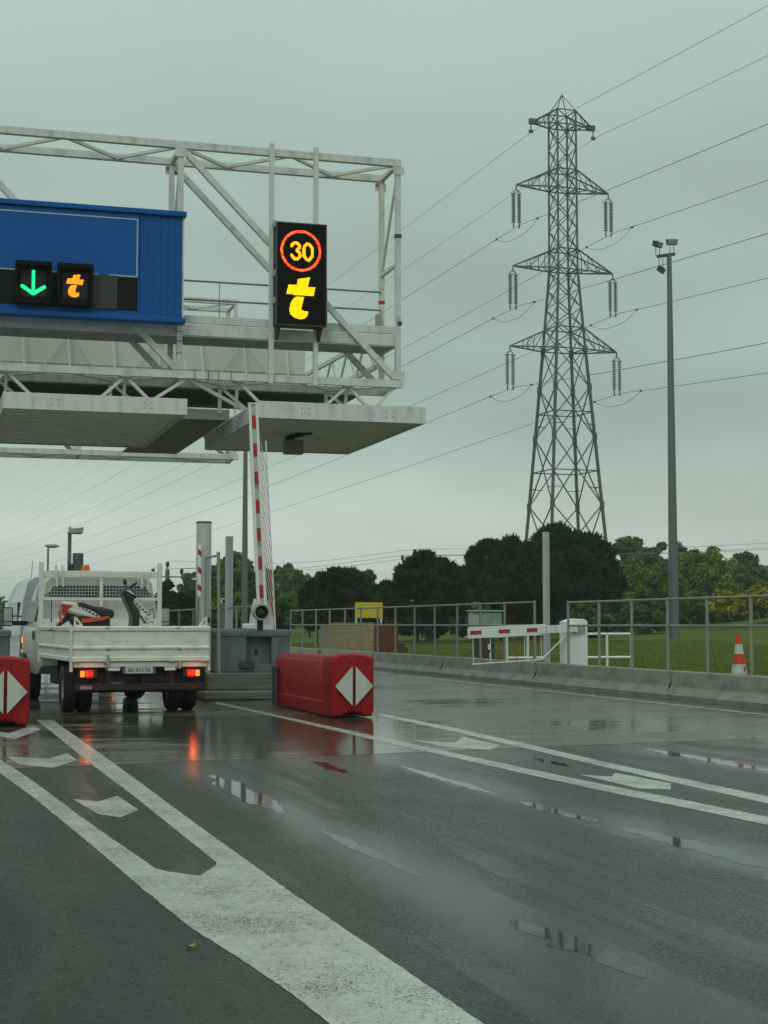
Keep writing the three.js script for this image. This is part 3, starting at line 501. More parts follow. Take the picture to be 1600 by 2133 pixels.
// lowered boom gate on the right
{
  const t = thing('boom_gate', 'lowered white boom gate with red strips and hanging rods on the right', 'boom gate', [12.88, 0.2, 29.95]);
  const g = extrudeXY([[-0.23, 0], [0.25, 0], [0.25, 1.13], [0.17, 1.17], [-0.05, 1.18], [-0.23, 1.12]], 0.36, 0.02); part(t, 'cabinet', g, white, 0, 0, 0.22);
  const a = V(-0.05, 0.99, 0.02), b = V(-2.68, 0.90, -0.95), L = (k, dy = 0, ds = 0) => a.clone().lerp(b, k).add(V(0, dy, ds));
  beam(t, 'arm_bracket', L(-0.02, 0, -0.02), L(0.34, 0, -0.02), 0.08, 0.15, white); beam(t, 'boom', L(0.30), L(1), 0.06, 0.215, white);
  for (const k of [0.42, 0.68, 0.94]) beam(t, 'red_strip', L(k - 0.05, 0.0, -0.036), L(k + 0.05, 0.0, -0.036), 0.006, 0.075, redRefl);
  for (let i = 0; i < 9; i++) { const k = 0.33 + i * 0.079; tube(t, 'skirt_rod', L(k, -0.09), L(k - 0.005, -0.60), 0.007, i % 2 ? redRefl : white); }
  tube(t, 'skirt_bar', L(0.32, -0.60), L(0.97, -0.61), 0.013, white); tube(t, 'stay', L(0.06, -0.08), L(0.32, -0.59), 0.012, white);
  for (const k of [0.29, 0.20]) for (const y of [-0.035, 0.035]) part(t, 'bolt', new THREE.CylinderGeometry(0.014, 0.014, 0.02, 8).rotateX(Math.PI / 2), steelGrey, ...(p => [p.x, p.y, -p.z])(L(k, y, -0.065)));
  beam(t, 'pivot_plate', V(-0.06, 0.95, -0.01), V(0.16, 0.99, -0.01), 0.03, 0.16, steelGrey);
}

// ------------------------------------------------------------------ red plastic barriers with white diamonds
const redTex = dataTex(256, 256, (u, v) => { const k = 0.85 + 0.3 * (N(u * 2, v * 2) - 0.5) - 0.35 * sstep(0.56, 0.7, N(u * 5, v * 3 + 0.4)); return [k, k, k]; }, { srgb: true, rep: [0.8, 0.8] });
const redPlastic = P(C(0.37, 0.006, 0.010), 0.45, { map: redTex, specularIntensity: 0.55 });
const reflWhite = M(C(0.50, 0.54, 0.48), 0.4, 0, { map: grime });
const redBar = thing('safety_barrier', 'red plastic nose barrier with white diamond in front of the grey toll cabinet', 'barrier', [5.66, 0, 20.8], 0, 'red nose barriers');
{
  const W = 0.30, sh = new THREE.Shape();
  sh.moveTo(-W + 0.03, 0.02); sh.lineTo(-W, 0.10); sh.lineTo(-W, 0.78); sh.quadraticCurveTo(-W, 0.83, -W + 0.05, 0.84); sh.quadraticCurveTo(0, 0.90, W - 0.05, 0.84); sh.quadraticCurveTo(W, 0.83, W, 0.78); sh.lineTo(W, 0.10); sh.lineTo(W - 0.03, 0.02); sh.lineTo(W - 0.14, 0.02); sh.quadraticCurveTo(0, 0.13, -W + 0.14, 0.02); sh.closePath();
  const g = new THREE.ExtrudeGeometry(sh, { depth: 0.42, bevelEnabled: true, bevelThickness: 0.05, bevelSize: 0.04, bevelOffset: -0.04, bevelSegments: 5, curveSegments: 12 }); g.translate(0, 0, -0.47);
  part(redBar, 'nose_block', toCreasedNormals(g, 0.7), redPlastic, 0, 0, 0);
  const sec = [[-0.29, 0.02], [-0.30, 0.06], [-0.30, 0.20], [-0.285, 0.22], [-0.285, 0.70], [-0.26, 0.755], [-0.20, 0.765], [-0.18, 0.80], [-0.14, 0.82], [0.14, 0.82], [0.18, 0.80], [0.20, 0.765], [0.26, 0.755], [0.285, 0.70], [0.285, 0.22], [0.30, 0.20], [0.30, 0.06], [0.29, 0.02]];
  const rings = [], segs = 5, L0 = 0.475, L1 = 3.6;
  for (let k = 0; k < segs; k++) { const a = lerp(L0, L1, k / segs), b = lerp(L0, L1, (k + 1) / segs), e = 0.005; for (const [s, q] of [[a, e], [a + 0.03, 0], [b - 0.03, 0], [b, e]]) rings.push(sec.map(([x, y]) => [x * (1 - q * 2), y - (y > 0.3 ? q * 0.3 : 0), s])); }
  part(redBar, 'body', loft(rings, true, 0.6), redPlastic);
  for (const o of [[[0.022, -0.265], [0.265, 0], [0.022, 0.265]], [[-0.022, 0.265], [-0.265, 0], [-0.022, -0.265]]]) part(redBar, 'white_triangle', extrudeXY(o, 0.006, 0), reflWhite, 0, 0.435, -0.0545);
  box(redBar, 'rear_post', -0.36, -0.303, 0.02, 0.62, 3.3, 3.5, darkGrey, 0.01);
}
copyOf(redBar, 'red plastic nose barrier with white diamond, cut off by the left edge', [1.04, 0, 20.15], 0, 'red nose barriers');
// roadside cone behind the railing
{
  const t = thing('traffic_cone', 'orange traffic cone with two white bands behind the railing', 'traffic cone', [12.98, 0.36, 23.5]);
  const orange = P(C(0.60, 0.035, 0.012), 0.45), ring = (y0, y1, m, n) => part(t, n, new THREE.CylinderGeometry(lerp(0.145, 0.03, y1 / 0.75), lerp(0.145, 0.03, y0 / 0.75), y1 - y0, 24), m, 0, (y0 + y1) / 2, 0);
  box(t, 'base', -0.17, 0.17, 0, 0.035, -0.17, 0.17, orange, 0.012); ring(0.035, 0.10, orange, 'cone_body'); ring(0.10, 0.25, reflWhite, 'white_band'); ring(0.25, 0.42, orange, 'cone_body'); ring(0.42, 0.58, reflWhite, 'white_band'); ring(0.58, 0.74, orange, 'cone_body');
  const dark = M(C(0.03, 0.03, 0.03), 0.6), F = extrudeXY([[0, 0], [0.016, 0], [0.016, 0.035], [0.04, 0.035], [0.04, 0.05], [0.016, 0.05], [0.016, 0.068], [0.05, 0.068], [0.05, 0.085], [0, 0.085]], 0.004, 0); part(t, 'letter', F, dark, 0.02, 0.13, -0.128);
  box(t, 'plinth', -0.2, 0.2, -0.17, -0.002, -0.2, 0.2, concreteDark);
}

// ------------------------------------------------------------------ vehicles
const truckWhiteTex = dataTex(512, 512, (u, v) => { const n = N(u * 2, v * 2), sc = sstep(0.62, 0.70, N(u * 4 + 0.2, v * 3)), rust = sstep(0.70, 0.74, N(u * 3 + 0.7, v * 4 + 0.3)); const k = 1 - 0.16 * sstep(0.5, 0.75, n) - 0.12 * sc; return [lerp(k, 0.45, rust * 0.8), lerp(k * 0.985, 0.27, rust * 0.8), lerp(k * 0.92, 0.13, rust * 0.8)]; }, { srgb: true, rep: [0.33, 0.8] });
const truckWhite = M(C(0.72, 0.73, 0.69), 0.45, 0, { map: truckWhiteTex, bumpMap: dents, bumpScale: 0.008 });
const cabWhite = P(C(0.70, 0.71, 0.68), 0.35, { clearcoat: 0.5, clearcoatRoughness: 0.15, map: grime });
const maroon = M(C(0.026, 0.008, 0.009), 0.6, 0, { map: grime });
const chassisM = M(C(0.018, 0.017, 0.017), 0.7);
const lampRed = new THREE.MeshStandardMaterial({ color: C(0.3, 0.01, 0.01), roughness: 0.3, emissive: C(1, 0.03, 0.004), emissiveIntensity: 0.35 });
const lampHot = new THREE.MeshStandardMaterial({ color: C(0.5, 0.1, 0.02), roughness: 0.3, emissive: C(1, 0.22, 0.02), emissiveIntensity: 1.6 });
const lampOff = P(C(0.22, 0.012, 0.010), 0.25);
function glow(parent, x, y, s, k) { const l = new THREE.PointLight(C(1, 0.12, 0.03), k); l.position.copy(V(x, y, s)); l.castShadow = true; l.shadow.radius = 2; parent.add(l); }
function makeWheel(r, w, hubMat) {
  const tyre = new THREE.LatheGeometry([[r * 0.56, -w * 0.45], [r * 0.8, -w * 0.5], [r * 0.95, -w * 0.47], [r, -w * 0.36], [r, w * 0.36], [r * 0.95, w * 0.47], [r * 0.8, w * 0.5], [r * 0.56, w * 0.45]].map(p => new THREE.Vector2(...p)), 30).rotateZ(Math.PI / 2);
  const rim = new THREE.LatheGeometry([[0, w * 0.18], [r * 0.2, w * 0.22], [r * 0.35, w * 0.12], [r * 0.5, w * 0.30], [r * 0.58, w * 0.42], [r * 0.58, -w * 0.42], [0, -w * 0.3]].map(p => new THREE.Vector2(...p)), 24).rotateZ(Math.PI / 2);
  return { tyre, rim, put(t, x, s) { const g = part(t, 'wheel', tyre, rubber, x, r, s); part(g, 'rim', rim, hubMat); return g; } };
}
const TR = thing('flatbed_truck', 'worn white flatbed truck with mesh headboard and lit brake lights waiting in the lane', 'truck', [3.035, 0, 22.55], 2.9 * Math.PI / 180);
{
  const t = TR, HW = 0.97;
  // tailgate: pressed sheet with two flat fields and grooves
  const tg = [[0, 0.745], [-0.035, 0.75], [-0.035, 0.80], [-0.012, 0.815], [-0.012, 0.90], [-0.038, 0.925], [-0.038, 0.945], [-0.008, 0.965], [-0.008, 1.16], [-0.035, 1.18], [-0.04, 1.225], [-0.02, 1.24], [0.012, 1.24], [0.012, 0.745]];
  part(t, 'tailgate', loft([HW, -HW].map(x => tg.map(([s, y]) => [x, y, s])), true, 0.3), truckWhite);
  box(t, 'tailgate_sill', -HW + 0.02, HW - 0.02, 0.665, 0.738, 0.0, 0.05, truckWhite, 0.006);
  for (const k of [-1, 1]) {
    box(t, 'corner_post', k > 0 ? HW - 0.01 : -HW - 0.03, k > 0 ? HW + 0.03 : -HW + 0.01, 0.60, 1.245, 0.018, 0.09, truckWhite, 0.008);
    const d = part(t, 'dropside', loft([0.10, 3.55].map(s => tg.map(([q, y]) => [k * (HW + 0.01 + q * -1 - 0.01), y, s])), true, 0.3), truckWhite); d.userData.k = undefined; delete d.userData.k;
    const tri = new THREE.Shape([[0, 0], [0.13, 0], [0.035, 0.13], [0, 0.13]].map(p => new THREE.Vector2(...p))); tri.holes.push(new THREE.Path([[0.025, 0.02], [0.085, 0.02], [0.03, 0.085]].map(p => new THREE.Vector2(...p))));
    const tm = part(t, 'latch_bracket', new THREE.ExtrudeGeometry(tri, { depth: 0.03, bevelEnabled: false }), truckWhite, k * (HW - 0.02), 1.242, 0.05); if (k > 0) tm.scale.x = -1;
    part(t, 'latch_knob', new THREE.SphereGeometry(0.03, 10, 8).scale(0.8, 1.6, 1), black, k * (HW - (k > 0 ? -0.01 : 0.015)), 1.33, 0.06);
    box(t, 'frame_rail', k * 0.42 - 0.04, k * 0.42 + 0.04, 0.46, 0.64, 0.1, 5.9, chassisM);
    // rear lamps: a row of lamp chambers in a housing
    const x0 = k < 0 ? -0.885 : 0.60; const h = box(t, 'tail_lamp', x0, x0 + 0.27, 0.515, 0.63, 0.02, 0.09, black, 0.01);
    const cx = x0 + 0.135, cell = (a, b, y0, y1, m) => part(h, 'lamp_chamber', new RoundedBoxGeometry(b - a, y1 - y0, 0.02, 2, 0.006), m, (a + b) / 2 - cx, (y0 + y1) / 2 - 0.57, -0.042);
    const o = k < 0 ? [0.03, 0.09, 0.10, 0.155, 0.16, 0.215] : [0.18, 0.24, 0.115, 0.17, 0.055, 0.11];
    cell(x0 + o[0], x0 + o[1], 0.528, 0.615, lampHot); cell(x0 + o[2], x0 + o[3], 0.535, 0.625, lampRed); cell(x0 + o[4], x0 + o[5], 0.535, 0.625, lampRed);
    cell(x0 + Math.min(o[2], o[4]), x0 + Math.max(o[3], o[5]), 0.512, 0.532, lampOff);
    glow(t, cx, 0.57, -0.06, 0.05);
    box(t, 'marker_plate', k < 0 ? -0.47 : 0.335, k < 0 ? -0.30 : 0.49, 0.615, 0.66, 0.01, 0.03, white);
    box(t, 'lamp_bracket', k * 0.74 - 0.16, k * 0.74 + 0.16, 0.636, 0.662, 0.03, 0.10, chassisM); tube(t, 'chain', V(k * 0.52, 0.74, -0.02), V(k * 0.50, 0.63, -0.02), 0.008, galv);
    box(t, 'mudguard', k * 0.78 - 0.24, k * 0.78 + 0.24, 0.30, 0.66, 0.46, 0.48, rubber);
  }
  box(t, 'bed_floor', -HW + 0.03, HW - 0.03, 0.742, 0.80, 0.014, 3.55, M(C(0.22, 0.20, 0.17), 0.8, 0, { map: grime })); box(t, 'cross_member', -0.9, 0.9, 0.642, 0.738, 0.12, 0.2, chassisM); box(t, 'cross_member', -0.9, 0.9, 0.642, 0.738, 2.0, 2.1, chassisM);
  box(t, 'rear_bumper', -0.92, 0.92, 0.335, 0.435, 0.04, 0.14, maroon, 0.012); for (const x of [-0.45, 0.05, 0.45]) box(t, 'bumper_bracket', x - 0.03, x + 0.03, 0.436, 0.64, 0.08, 0.12, maroon); box(t, 'underrun_panel', -0.90, 0.90, 0.44, 0.60, 0.16, 0.18, maroon);
  // licence plate and maker's lettering: flat print
  const cv = document.createElement('canvas'); cv.width = 512; cv.height = 112; let cx = cv.getContext('2d'); cx.fillStyle = '#b9bfb6'; cx.fillRect(0, 0, 512, 112); cx.fillStyle = '#2c5570'; cx.fillRect(0, 0, 44, 112); cx.fillRect(468, 0, 44, 112); cx.fillStyle = '#22231f'; cx.font = 'bold 92px sans-serif'; cx.textAlign = 'center'; cx.textBaseline = 'middle'; cx.save(); cx.translate(256, 58); cx.scale(0.78, 1); cx.fillText('AD-413-YK', 0, 0); cx.restore();
  const pt = new THREE.CanvasTexture(cv); pt.colorSpace = THREE.SRGBColorSpace;
  const pl = box(t, 'licence_plate', -0.275, 0.205, 0.575, 0.675, -0.012, -0.002, black); part(pl, 'plate_print', new THREE.PlaneGeometry(0.476, 0.098), M(C(1, 1, 1), 0.45, 0, { map: pt }), 0, 0, -0.0065);
  const c2 = document.createElement('canvas'); c2.width = 256; c2.height = 64; cx = c2.getContext('2d'); cx.fillStyle = '#3a1f1f'; cx.fillRect(0, 0, 256, 64); cx.fillStyle = '#c9c2bd'; cx.font = 'bold 58px sans-serif'; cx.textAlign = 'center'; cx.textBaseline = 'middle'; cx.fillText('IVECO', 128, 34, 240);
  const it = new THREE.CanvasTexture(c2); it.colorSpace = THREE.SRGBColorSpace; part(t, 'maker_name', new THREE.PlaneGeometry(0.24, 0.062), M(C(1, 1, 1), 0.5, 0, { map: it }), -0.77, 0.385, 0.037);
  for (const x of [-0.93, -0.52, 0.42, 0.9]) { tube(t, 'hinge', V(x - 0.035, 0.742, -0.03), V(x + 0.035, 0.742, -0.03), 0.014, steelGrey); } box(t, 'latch', -0.50, -0.46, 0.70, 0.84, -0.05, -0.036, steelGrey, 0.005); box(t, 'latch', 0.52, 0.56, 0.64, 0.76, -0.05, -0.036, M(C(0.4, 0.38, 0.2), 0.5), 0.005);
  // headboard
  for (const x of [-0.965, 0.965]) box(t, 'headboard_post', x - 0.035, x + 0.035, 0.66, 2.275, 3.60, 3.67, truckWhite, 0.006);
  box(t, 'headboard_bar', -0.929, 0.929, 2.03, 2.135, 3.605, 3.665, truckWhite, 0.006); box(t, 'headboard_bar', -0.929, 0.929, 1.655, 1.70, 3.61, 3.66, truckWhite); box(t, 'headboard_bar', -0.025, 0.025, 1.36, 1.654, 3.61, 3.66, truckWhite); box(t, 'headboard_bar', -0.025, 0.025, 1.701, 2.029, 3.61, 3.66, truckWhite); box(t, 'headboard_panel', -0.929, 0.929, 0.80, 1.36, 3.61, 3.65, truckWhite);
  const wire = []; const w1 = (a, b) => { const m = new THREE.Mesh(); const L = aim(m, a, b); m.scale.set(0.004, 0.004, L); m.updateMatrix(); wire.push(unitBox.clone().applyMatrix4(m.matrix)); };
  for (let x = -0.9; x < 0.92; x += 0.05) if (Math.abs(x) > 0.03) w1(V(x, 1.36, 3.68), V(x, 2.03, 3.68)); for (let y = 1.40; y < 2.03; y += 0.05) w1(V(-0.93, y, 3.684), V(0.93, y, 3.684));
  const wm = part(t, 'wire_mesh', mergeGeometries(wire), white); wm.userData.kind = 'stuff';
  for (const [x, k] of [[-0.72, 1], [-0.62, 1], [0.66, 0], [0.76, 0]]) beam(t, 'ladder_hook', V(x, k ? 1.88 : 1.86, 3.59), V(x - (k ? 0.02 : 0), k ? 2.22 : 2.12, 3.58), 0.045, 0.03, truckWhite);
  tube(t, 'lock_rod', V(-0.80, 1.30, 3.6), V(-0.80, 1.66, 3.6), 0.008, darkGrey);
  // cab
  const st = [[3.78, 0.60, 0.98, 1.30, 1.01, 2.0, 0.84, 2.075], [4.2, 0.45, 1.0, 1.30, 1.03, 2.03, 0.85, 2.11], [5.0, 0.45, 1.0, 1.28, 1.03, 2.0, 0.84, 2.08], [5.35, 0.45, 1.0, 1.26, 1.02, 1.88, 0.82, 1.93], [5.95, 0.45, 0.99, 1.22, 0.98, 1.30, 0.88, 1.36], [6.4, 0.42, 0.95, 1.02, 0.92, 1.08, 0.80, 1.14], [6.55, 0.42, 0.85, 0.85, 0.82, 0.95, 0.65, 1.0]];
  const ring = ([s, y0, h0, y1, h1, y2, h2, y3]) => [[-h0 * 0.94, y0], [-h0, y0 + 0.12], [-h1, y1 - 0.1], [-h1 + 0.02, y1], [-h2 - 0.02, y2 - 0.06], [-h2 + 0.05, y2 + 0.02], [-h2 * 0.5, y3], [h2 * 0.5, y3], [h2 - 0.05, y2 + 0.02], [h2 + 0.02, y2 - 0.06], [h1 - 0.02, y1], [h1, y1 - 0.1], [h0, y0 + 0.12], [h0 * 0.94, y0]].map(p => [...p, s]);
  const cabm = part(t, 'cab', loft(st.map(ring), true, 0.5), cabWhite);
  const rw = extrudeXY(smoothPts([[-0.79, 1.715], [-0.80, 1.80], [-0.73, 1.895], [-0.4, 1.905], [0.4, 1.905], [0.73, 1.895], [0.80, 1.80], [0.79, 1.715]], 3), 0.012, 0.003); part(t, 'rear_window', rw, glassDark, 0, 0, 3.772);
  for (const k of [-1, 1]) { // side glass and mirror
    const q = [[3.95, 1.31, 1.016], [5.5, 1.29, 1.012], [5.2, 1.86, 0.86], [4.9, 1.93, 0.868], [4.05, 1.93, 0.872]], g = new THREE.BufferGeometry(), po = []; for (const o of [0.012, 0]) for (const [s, y, x] of q) po.push(k * (x + o), y, -s);
    const id = []; for (let i = 1; i < 4; i++) id.push(0, i, i + 1, 5, 5 + i + 1, 5 + i); for (let i = 0; i < 5; i++) { const j = (i + 1) % 5; id.push(i, j, i + 5, j, j + 5, i + 5); } g.setAttribute('position', new THREE.Float32BufferAttribute(po, 3)); g.setIndex(id); part(t, 'dark_side_pane', toCreasedNormals(g, 0.3), glassDark);
    const mb = box(t, 'wing_mirror', k * 1.34 - 0.085, k * 1.34 + 0.085, 1.235, 1.555, 5.0, 5.12, black, 0.03); part(mb, 'mirror_glass', new RoundedBoxGeometry(0.14, 0.22, 0.006, 2, 0.003), P(C(0.25, 0.30, 0.29), 0.05, { metalness: 0.9 }), 0, 0.03, -0.062); part(mb, 'mirror_glass', new RoundedBoxGeometry(0.14, 0.05, 0.006, 2, 0.003), P(C(0.3, 0.34, 0.33), 0.05, { metalness: 0.9 }), 0, -0.12, -0.062);
    beam(t, 'mirror_arm', V(k * 1.26, 1.285, 5.06), V(k * 1.0, 1.285, 5.15), 0.05, 0.075, black); box(t, 'door_handle', k * 1.03 - 0.012, k * 1.03 + 0.012, 1.02, 1.16, 4.0, 4.10, black, 0.01);
    box(t, 'wheel_arch', k * 1.0 - 0.02, k * 1.0 + 0.02, 0.42, 0.78, 5.2, 5.85, black, 0.015);
  }
  const W = makeWheel(0.335, 0.19, M(C(0.30, 0.30, 0.29), 0.5, 0.4)); for (const x of [-0.88, -0.66, 0.66, 0.88]) W.put(t, x, 1.05); for (const x of [-0.84, 0.84]) W.put(t, x, 5.5);
  box(t, 'rear_axle', -0.7, 0.7, 0.27, 0.40, 1.0, 1.1, chassisM); part(t, 'differential', new THREE.SphereGeometry(0.17, 14, 10), chassisM, 0.1, 0.33, 1.05); box(t, 'fuel_tank', 0.45, 0.85, 0.32, 0.6, 2.4, 3.4, chassisM, 0.05); box(t, 'tool_box', -0.85, -0.48, 0.34, 0.6, 2.5, 3.3, chassisM, 0.03);
  part(t, 'beacon', new THREE.CylinderGeometry(0.062, 0.075, 0.13, 18), P(C(0.65, 0.13, 0.02), 0.25), -0.17, 2.185, 4.2); part(t, 'beacon_base', new THREE.CylinderGeometry(0.08, 0.08, 0.03, 18), black, -0.17, 2.108, 4.2);
}
{ // scooter strapped across the bed; outlines in metres, x to its front
  const t = thing('motor_scooter', 'white, black and red motor scooter strapped across the truck bed', 'scooter', [2.72, 0.80, 24.45], 0.05);
  const sh = p => smoothPts(p.map(([x, y]) => [x - 2.72, y - 0.80]), 3), raw = p => p.map(([x, y]) => [x - 2.72, y - 0.80]);
  const sw = P(C(0.66, 0.66, 0.62), 0.25, { clearcoat: 0.6 }), sb = P(C(0.015, 0.015, 0.02), 0.4), sr = P(C(0.42, 0.012, 0.015), 0.3);
  part(t, 'body_panel', extrudeXY(sh([[2.07, 1.61], [2.28, 1.59], [2.40, 1.53], [2.56, 1.45], [2.67, 1.36], [2.56, 1.355], [2.40, 1.39], [2.30, 1.41], [2.19, 1.45], [2.12, 1.49]]), 0.26, 0.03), sw);
  part(t, 'tail_unit', extrudeXY(raw([[2.06, 1.575], [2.23, 1.55], [2.15, 1.49], [2.12, 1.40], [2.07, 1.40]]), 0.28, 0.01), sr);
  const seat = part(t, 'seat', extrudeXY(sh([[2.28, 1.585], [2.37, 1.595], [2.48, 1.56], [2.61, 1.52], [2.71, 1.51], [2.81, 1.49], [2.85, 1.44], [2.83, 1.37], [2.77, 1.35], [2.68, 1.36], [2.61, 1.41], [2.51, 1.48], [2.30, 1.55]]), 0.30, 0.04), sb);
  part(t, 'under_panel', extrudeXY(raw([[2.12, 1.46], [2.30, 1.40], [2.48, 1.375], [2.79, 1.365], [2.80, 1.10], [2.35, 1.10], [2.20, 1.30]]), 0.22, 0.02), sb);
  part(t, 'mudguard', extrudeXY(raw([[2.16, 1.45], [2.23, 1.36], [1.97, 1.19], [1.83, 1.165], [1.95, 1.21], [2.10, 1.36]]), 0.12, 0.008), sb);
  part(t, 'floorboard', extrudeXY(raw([[2.7, 1.02], [3.2, 1.02], [3.2, 1.10], [2.7, 1.10]]), 0.3, 0.01), sb);
  part(t, 'leg_shield', extrudeXY(sh([[2.99, 1.73], [3.04, 1.72], [3.15, 1.66], [3.12, 1.60], [3.14, 1.55], [3.22, 1.47], [3.23, 1.39], [3.20, 1.10], [3.10, 1.10], [3.12, 1.37], [3.07, 1.51], [3.01, 1.64]]), 0.34, 0.02), sb);
  const fc = part(t, 'front_cover', extrudeXY(sh([[3.12, 1.65], [3.21, 1.60], [3.40, 1.43], [3.47, 1.33], [3.43, 1.29], [3.30, 1.28], [3.23, 1.38], [3.24, 1.47], [3.16, 1.56]]), 0.20, 0.03), sw);
  part(t, 'lower_cover', extrudeXY(raw([[3.22, 1.39], [3.31, 1.25], [3.28, 1.12], [3.18, 1.12]]), 0.24, 0.01), sw);
  part(t, 'handlebar_cover', extrudeXY(sh([[2.95, 1.76], [2.98, 1.78], [3.04, 1.81], [3.15, 1.78], [3.20, 1.70], [3.17, 1.66], [3.07, 1.68], [2.99, 1.71]]), 0.24, 0.03), sb); part(t, 'cover_insert', extrudeXY(raw([[3.02, 1.785], [3.08, 1.785], [3.18, 1.705], [3.12, 1.725]]), 0.25, 0.004), sw);
  tube(t, 'handle_grip', V(0.24, 0.95, -0.30), V(0.26, 0.96, 0.34), 0.018, sb);
  for (const [o, a, b, s] of [[[[2.98, 1.96], [3.01, 1.94], [3.02, 1.88], [2.99, 1.86], [2.96, 1.90]], [3.01, 1.80], [3.01, 1.90], -0.2], [[[3.14, 1.86], [3.24, 1.92], [3.25, 1.89], [3.15, 1.82]], [3.12, 1.78], [3.16, 1.85], 0.2]]) { part(t, 'mirror', extrudeXY(sh(o), 0.04, 0.008), sb, 0, 0, s); tube(t, 'mirror_stem', V(a[0] - 2.72, a[1] - 0.8, s), V(b[0] - 2.72, b[1] - 0.8, s), 0.008, sb); }
  part(t, 'turn_signal', extrudeXY(raw([[3.31, 1.40], [3.37, 1.36], [3.38, 1.325], [3.34, 1.33]]), 0.215, 0.004), P(C(0.75, 0.2, 0.02), 0.3)); part(t, 'side_stripe', extrudeXY(raw([[3.24, 1.40], [3.27, 1.40], [3.35, 1.28], [3.32, 1.28]]), 0.208, 0.002), sb);
  for (const [x0, y0, dx, dy, n, p] of [[2.30, 1.535, 0.052, -0.027, 6, 0.262], [3.18, 1.575, 0.045, -0.041, 5, 0.203]]) for (let i = 0; i < n; i++) { const x = x0 + dx * i, y = y0 + dy * i; part(t, 'lettering', extrudeXY(raw([[x, y], [x + 0.03, y - 0.02], [x + 0.042, y + 0.004], [x + 0.012, y + 0.022]]), p, 0.001), sb); }
  const W = makeWheel(0.215, 0.10, M(C(0.05, 0.05, 0.05), 0.4)); for (const x of [2.22, 3.42]) { const g = part(t, 'wheel', W.tyre.clone().rotateY(Math.PI / 2), rubber, x - 2.72, 0.215, 0); part(g, 'rim', W.rim.clone().rotateY(Math.PI / 2), darkGrey); }
  part(t, 'front_mudguard', extrudeXY(sh([[3.28, 1.20], [3.40, 1.25], [3.55, 1.22], [3.62, 1.12], [3.5, 1.18], [3.38, 1.18]]), 0.13, 0.01), sw);
  tube(t, 'muffler', V(2.03 - 2.72, 0.40, -0.16), V(2.30 - 2.72, 0.33, -0.16), 0.055, M(C(0.42, 0.48, 0.52), 0.35, 0.5)); tube(t, 'muffler_tip', V(1.99 - 2.72, 0.41, -0.16), V(2.03 - 2.72, 0.40, -0.16), 0.03, galv);
  curveTube(t, 'cable', [V(0.70, 0.50, 0.1), V(0.70, 0.62, 0.1), V(0.75, 0.71, 0.1), V(0.78, 0.62, 0.1), V(0.76, 0.48, 0.1)], 0.008, sb, 20);
  box(t, 'red_reflector', -0.12, 0.0, 0.70, 0.735, 0.1, 0.14, sr, 0.01);
  const strap = M(C(0.60, 0.07, 0.02), 0.7); const s1 = thing('ratchet_strap', 'orange strap holding the scooter under its seat', 'strap', [2.72, 0.80, 24.45]);
  beam(s1, 'webbing', V(-0.36, 0.53, -0.165), V(0.06, 0.575, -0.16), 0.006, 0.035, strap); beam(s1, 'webbing', V(-0.36, 0.50, -0.17), V(0.0, 0.55, -0.17), 0.006, 0.03, strap); beam(s1, 'webbing', V(-0.40, 0.52, -0.165), V(-0.63, 0.02, -0.5), 0.006, 0.035, strap); beam(s1, 'webbing', V(-0.66, 0.5, -0.16), V(-0.70, 0.66, -0.16), 0.006, 0.035, strap);
}
